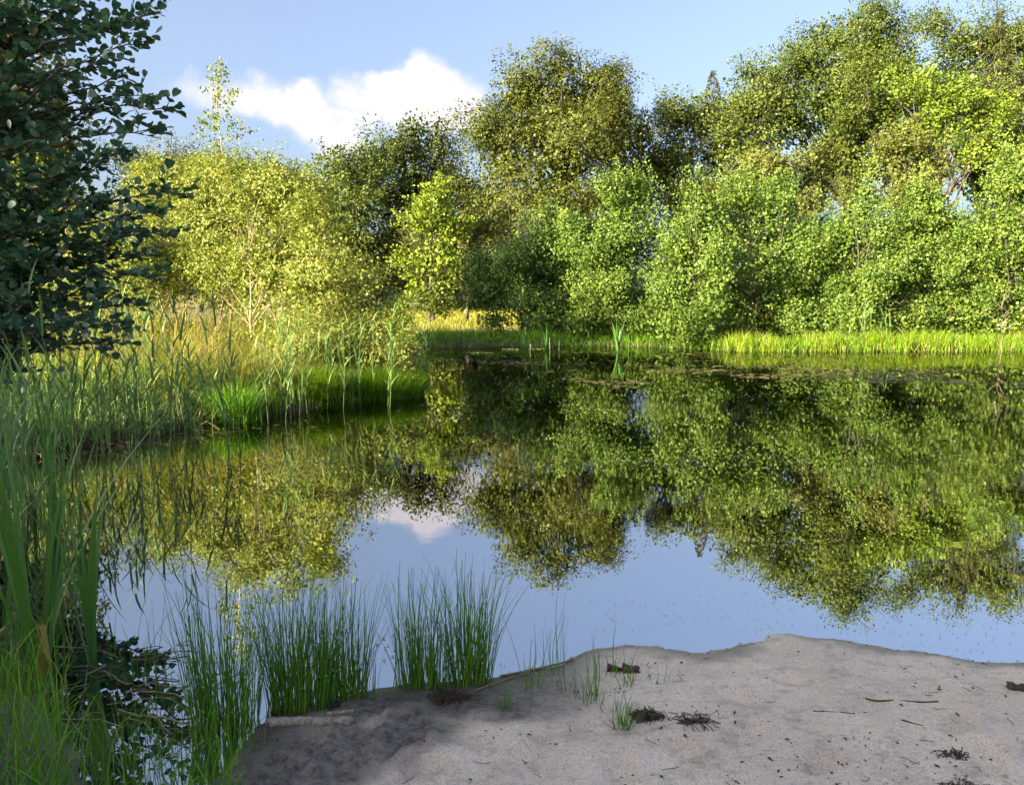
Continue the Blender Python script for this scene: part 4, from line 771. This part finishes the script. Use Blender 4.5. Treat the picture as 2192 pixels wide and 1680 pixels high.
# fine washed-up crumbs along the waterline
pp = np.stack([R(1000, 2300, 9000), R(1340, 1480, 9000)], -1); P = gnd(pp[:, 0], pp[:, 1], .01); d = shore_dist(P[:, 0], P[:, 1]) + fbm(P[:, 0]*3.2, P[:, 1]*3.2, 3, 5)*.09
P = P[(np.abs(d - .012) < .03*R(0, 1, len(P))**2) & (fbm(P[:, 0]*4, P[:, 1]*4, 2, 19) > -.12)]; P[:, 2] = np.maximum(height(P[:, 0], P[:, 1]), 0) + .003; n = len(P); mb = MB(); a = R(0, 6.28, n); sz = R(.002, .008, n)
add_leaves(mb, P, np.stack([np.cos(a), np.sin(a), 0*a], -1), np.array([0, 0, 1.])+rng.normal(0, .3, (n, 3)), sz*2, sz, T_FOLD, R(0, .8, n))
tag(mb.build('shore_debris', M['brown']), 'line of fine brown crumbs washed up along the sandy waterline', 'debris', kind='stuff')
# dead reed litter along the left waterline and in the pool
mb = MB()
for k in range(300):
    q = R(0, 1)
    if q < .86: x, y = R(60, 480), R(900, 985)
    else: x, y = R(160, 440), R(1380, 1600)
    p = gnd(x, y); sdv = float(shore_dist(p[0], p[1])); 
    if abs(sdv) > (.7 if q < .86 else .5): continue
    a = R(0, 6.28); le = R(.08, .4); e = p + np.array([math.cos(a)*le, math.sin(a)*le*.6, R(-.01, (.12 if q < .86 else .02))]); zz = max(float(height(p[0], p[1])), 0)+.006; p[2] = zz; e[2] += zz
    add_tube(mb, curve(p, e, 4, jit=.01), R(.0012, .0035), 4, R(.1, .9))
tag(mb.build('reed_litter', M['dead']), 'dead reed stalks littering the left waterline and pool', 'litter', kind='stuff')

# floating things
def floats(name, label, n, xr, yr, s0, s1, mat, thr=-.1, sc=1.0, seed=60, stretch=1.0, tm=.5):
    pp = np.stack([R(*xr, n), R(*yr, n)], -1); P = gnd(pp[:, 0], pp[:, 1], .003); g = fbm(P[:, 0]*sc, P[:, 1]*sc*1.6, 3, seed); k = (shore_dist(P[:, 0], P[:, 1]) < -.04) & (g > thr); P = P[k]; n = len(P); a = R(0, 6.28, n); mb = MB(); s = R(s0, s1, n)
    P[:, 2] = .002 + R(0, .004, n); add_leaves(mb, P, np.stack([np.cos(a), np.sin(a), 0*a], -1), np.array([[0, 0, 1.]])+rng.normal(0, .04, (n, 3)), s*stretch, s*.6, (T_ROUND[0]*[1, 1, .15], T_ROUND[1], []), np.clip(tm+R(-.4, .4, n), 0, 1))
    return tag(mb.build(name, M[mat]), label, 'pondweed', kind='stuff')
floats('pondweed', 'brown floating pondweed leaves on the far half of the water', 7000, (930, 2300), (752, 830), .05, .14, 'weed', .12, .5, 61, 1.4)
floats('pondweed', 'thin scattered pondweed leaves on the dark middle water', 1500, (500, 2200), (830, 1000), .02, .06, 'weed', .1, .8, 62, 1.3)
floats('pondweed', 'small dark leaves floating in loose rafts near the right shore', 500, (1180, 2192), (1250, 1420), .008, .022, 'root', .22, 1.8, 64)
floats('pondweed', 'pale film of specks drifting in the shallows by the sand', 800, (1250, 2250), (1230, 1420), .003, .009, 'dead', .05, 1.4, 71)
floats('pondweed', 'small pale leaves floating between the rush stands', 260, (700, 1150), (1280, 1450), .008, .02, 'weed', .1, 2.5, 66)
floats('pondweed', 'floating scraps on the dark water by the left bank', 700, (100, 760), (940, 1150), .015, .045, 'weed', .02, 1.2, 67)
def raft(label, px, py, rx, ry, n):
    c = gnd(px, py); mb = MB(); a, r = R(0, 6.28, n), np.sqrt(R(0, 1, n)); P = c + np.stack([np.cos(a)*r*rx, np.sin(a)*r*ry, R(.004, .02, n)], -1); b = R(0, 6.28, n)
    add_leaves(mb, P, np.stack([np.cos(b), np.sin(b), 0*b], -1), np.array([[0, 0, 1.]])+rng.normal(0, .25, (n, 3)), .09, .07, T_ROUND, R(.2, .9, n)); t = thing('algae_mat', c, label, 'algae'); mb.build('leaves', M['lily'], t)['kind'] = 'stuff'
raft('long bright yellow-green floating mat on the far water', 1025, 757, .42, .25, 260)
raft('small yellow-green floating mat left of the short cattail', 1095, 749, .28, .2, 120)
raft('small yellow-green floating mat right of the short cattail', 1150, 748, .22, .15, 90)
def stake(label, px, py, H, r=.02):
    c = gnd(px, py); c[2] = -.3; mb = MB(); add_tube(mb, curve(c, c+[R(-.03, .03), 0, H+.3], 5, jit=.004), [r, r, r*.95, r*.9, r*.7], 7, cap=True); tag(mb.build('stake', M['wood'], smooth=True), label, 'stake')
stake('thin pale stake standing in the water beside the middle cattail', 1178, 749, .42); stake('short pale stake in the far water between the cattails', 1196, 749, .3); stake('short stubby post beside the leftmost far cattail', 1134, 749, .2, .03)
# dead sapling at the right
c = gnd(2135, 760); c[2] = -.1; t = thing('dead_sapling', c, 'bare dead sapling standing in the water at the right end', 'sapling'); mb = MB(); ax = curve(c, c+[.1, 0, 1.75], 8, jit=.02); add_tube(mb, ax, .016*np.linspace(1, .25, 8), 6); mb.build('trunk', M['bark'], t, smooth=True)
for k in range(12):
    mb = MB(); p = ax[3+k % 5]; a = R(0, 6.28); le = R(.25, .6); add_tube(mb, curve(p, p+np.array([math.cos(a)*le, math.sin(a)*le*.6, R(.15, .5)]), 5, jit=.02), np.linspace(.007, .003, 5), 5); mb.build('branch', M['wood'], t, smooth=True)
# brown dry plants in the sunlit grass
P = scatter(900, (-3.4, -2.4), (14, 20), .1, 3); mb = MB(); n = len(P)
add_blades(mb, P, R(.5, .95, n), .02, .3*R(.2, 1, n), .1, R(.1, .8, n)); tag(mb.build('dock_plants', M['brown']), 'rusty brown dry dock stalks among the sunlit grass', 'plants', kind='stuff')
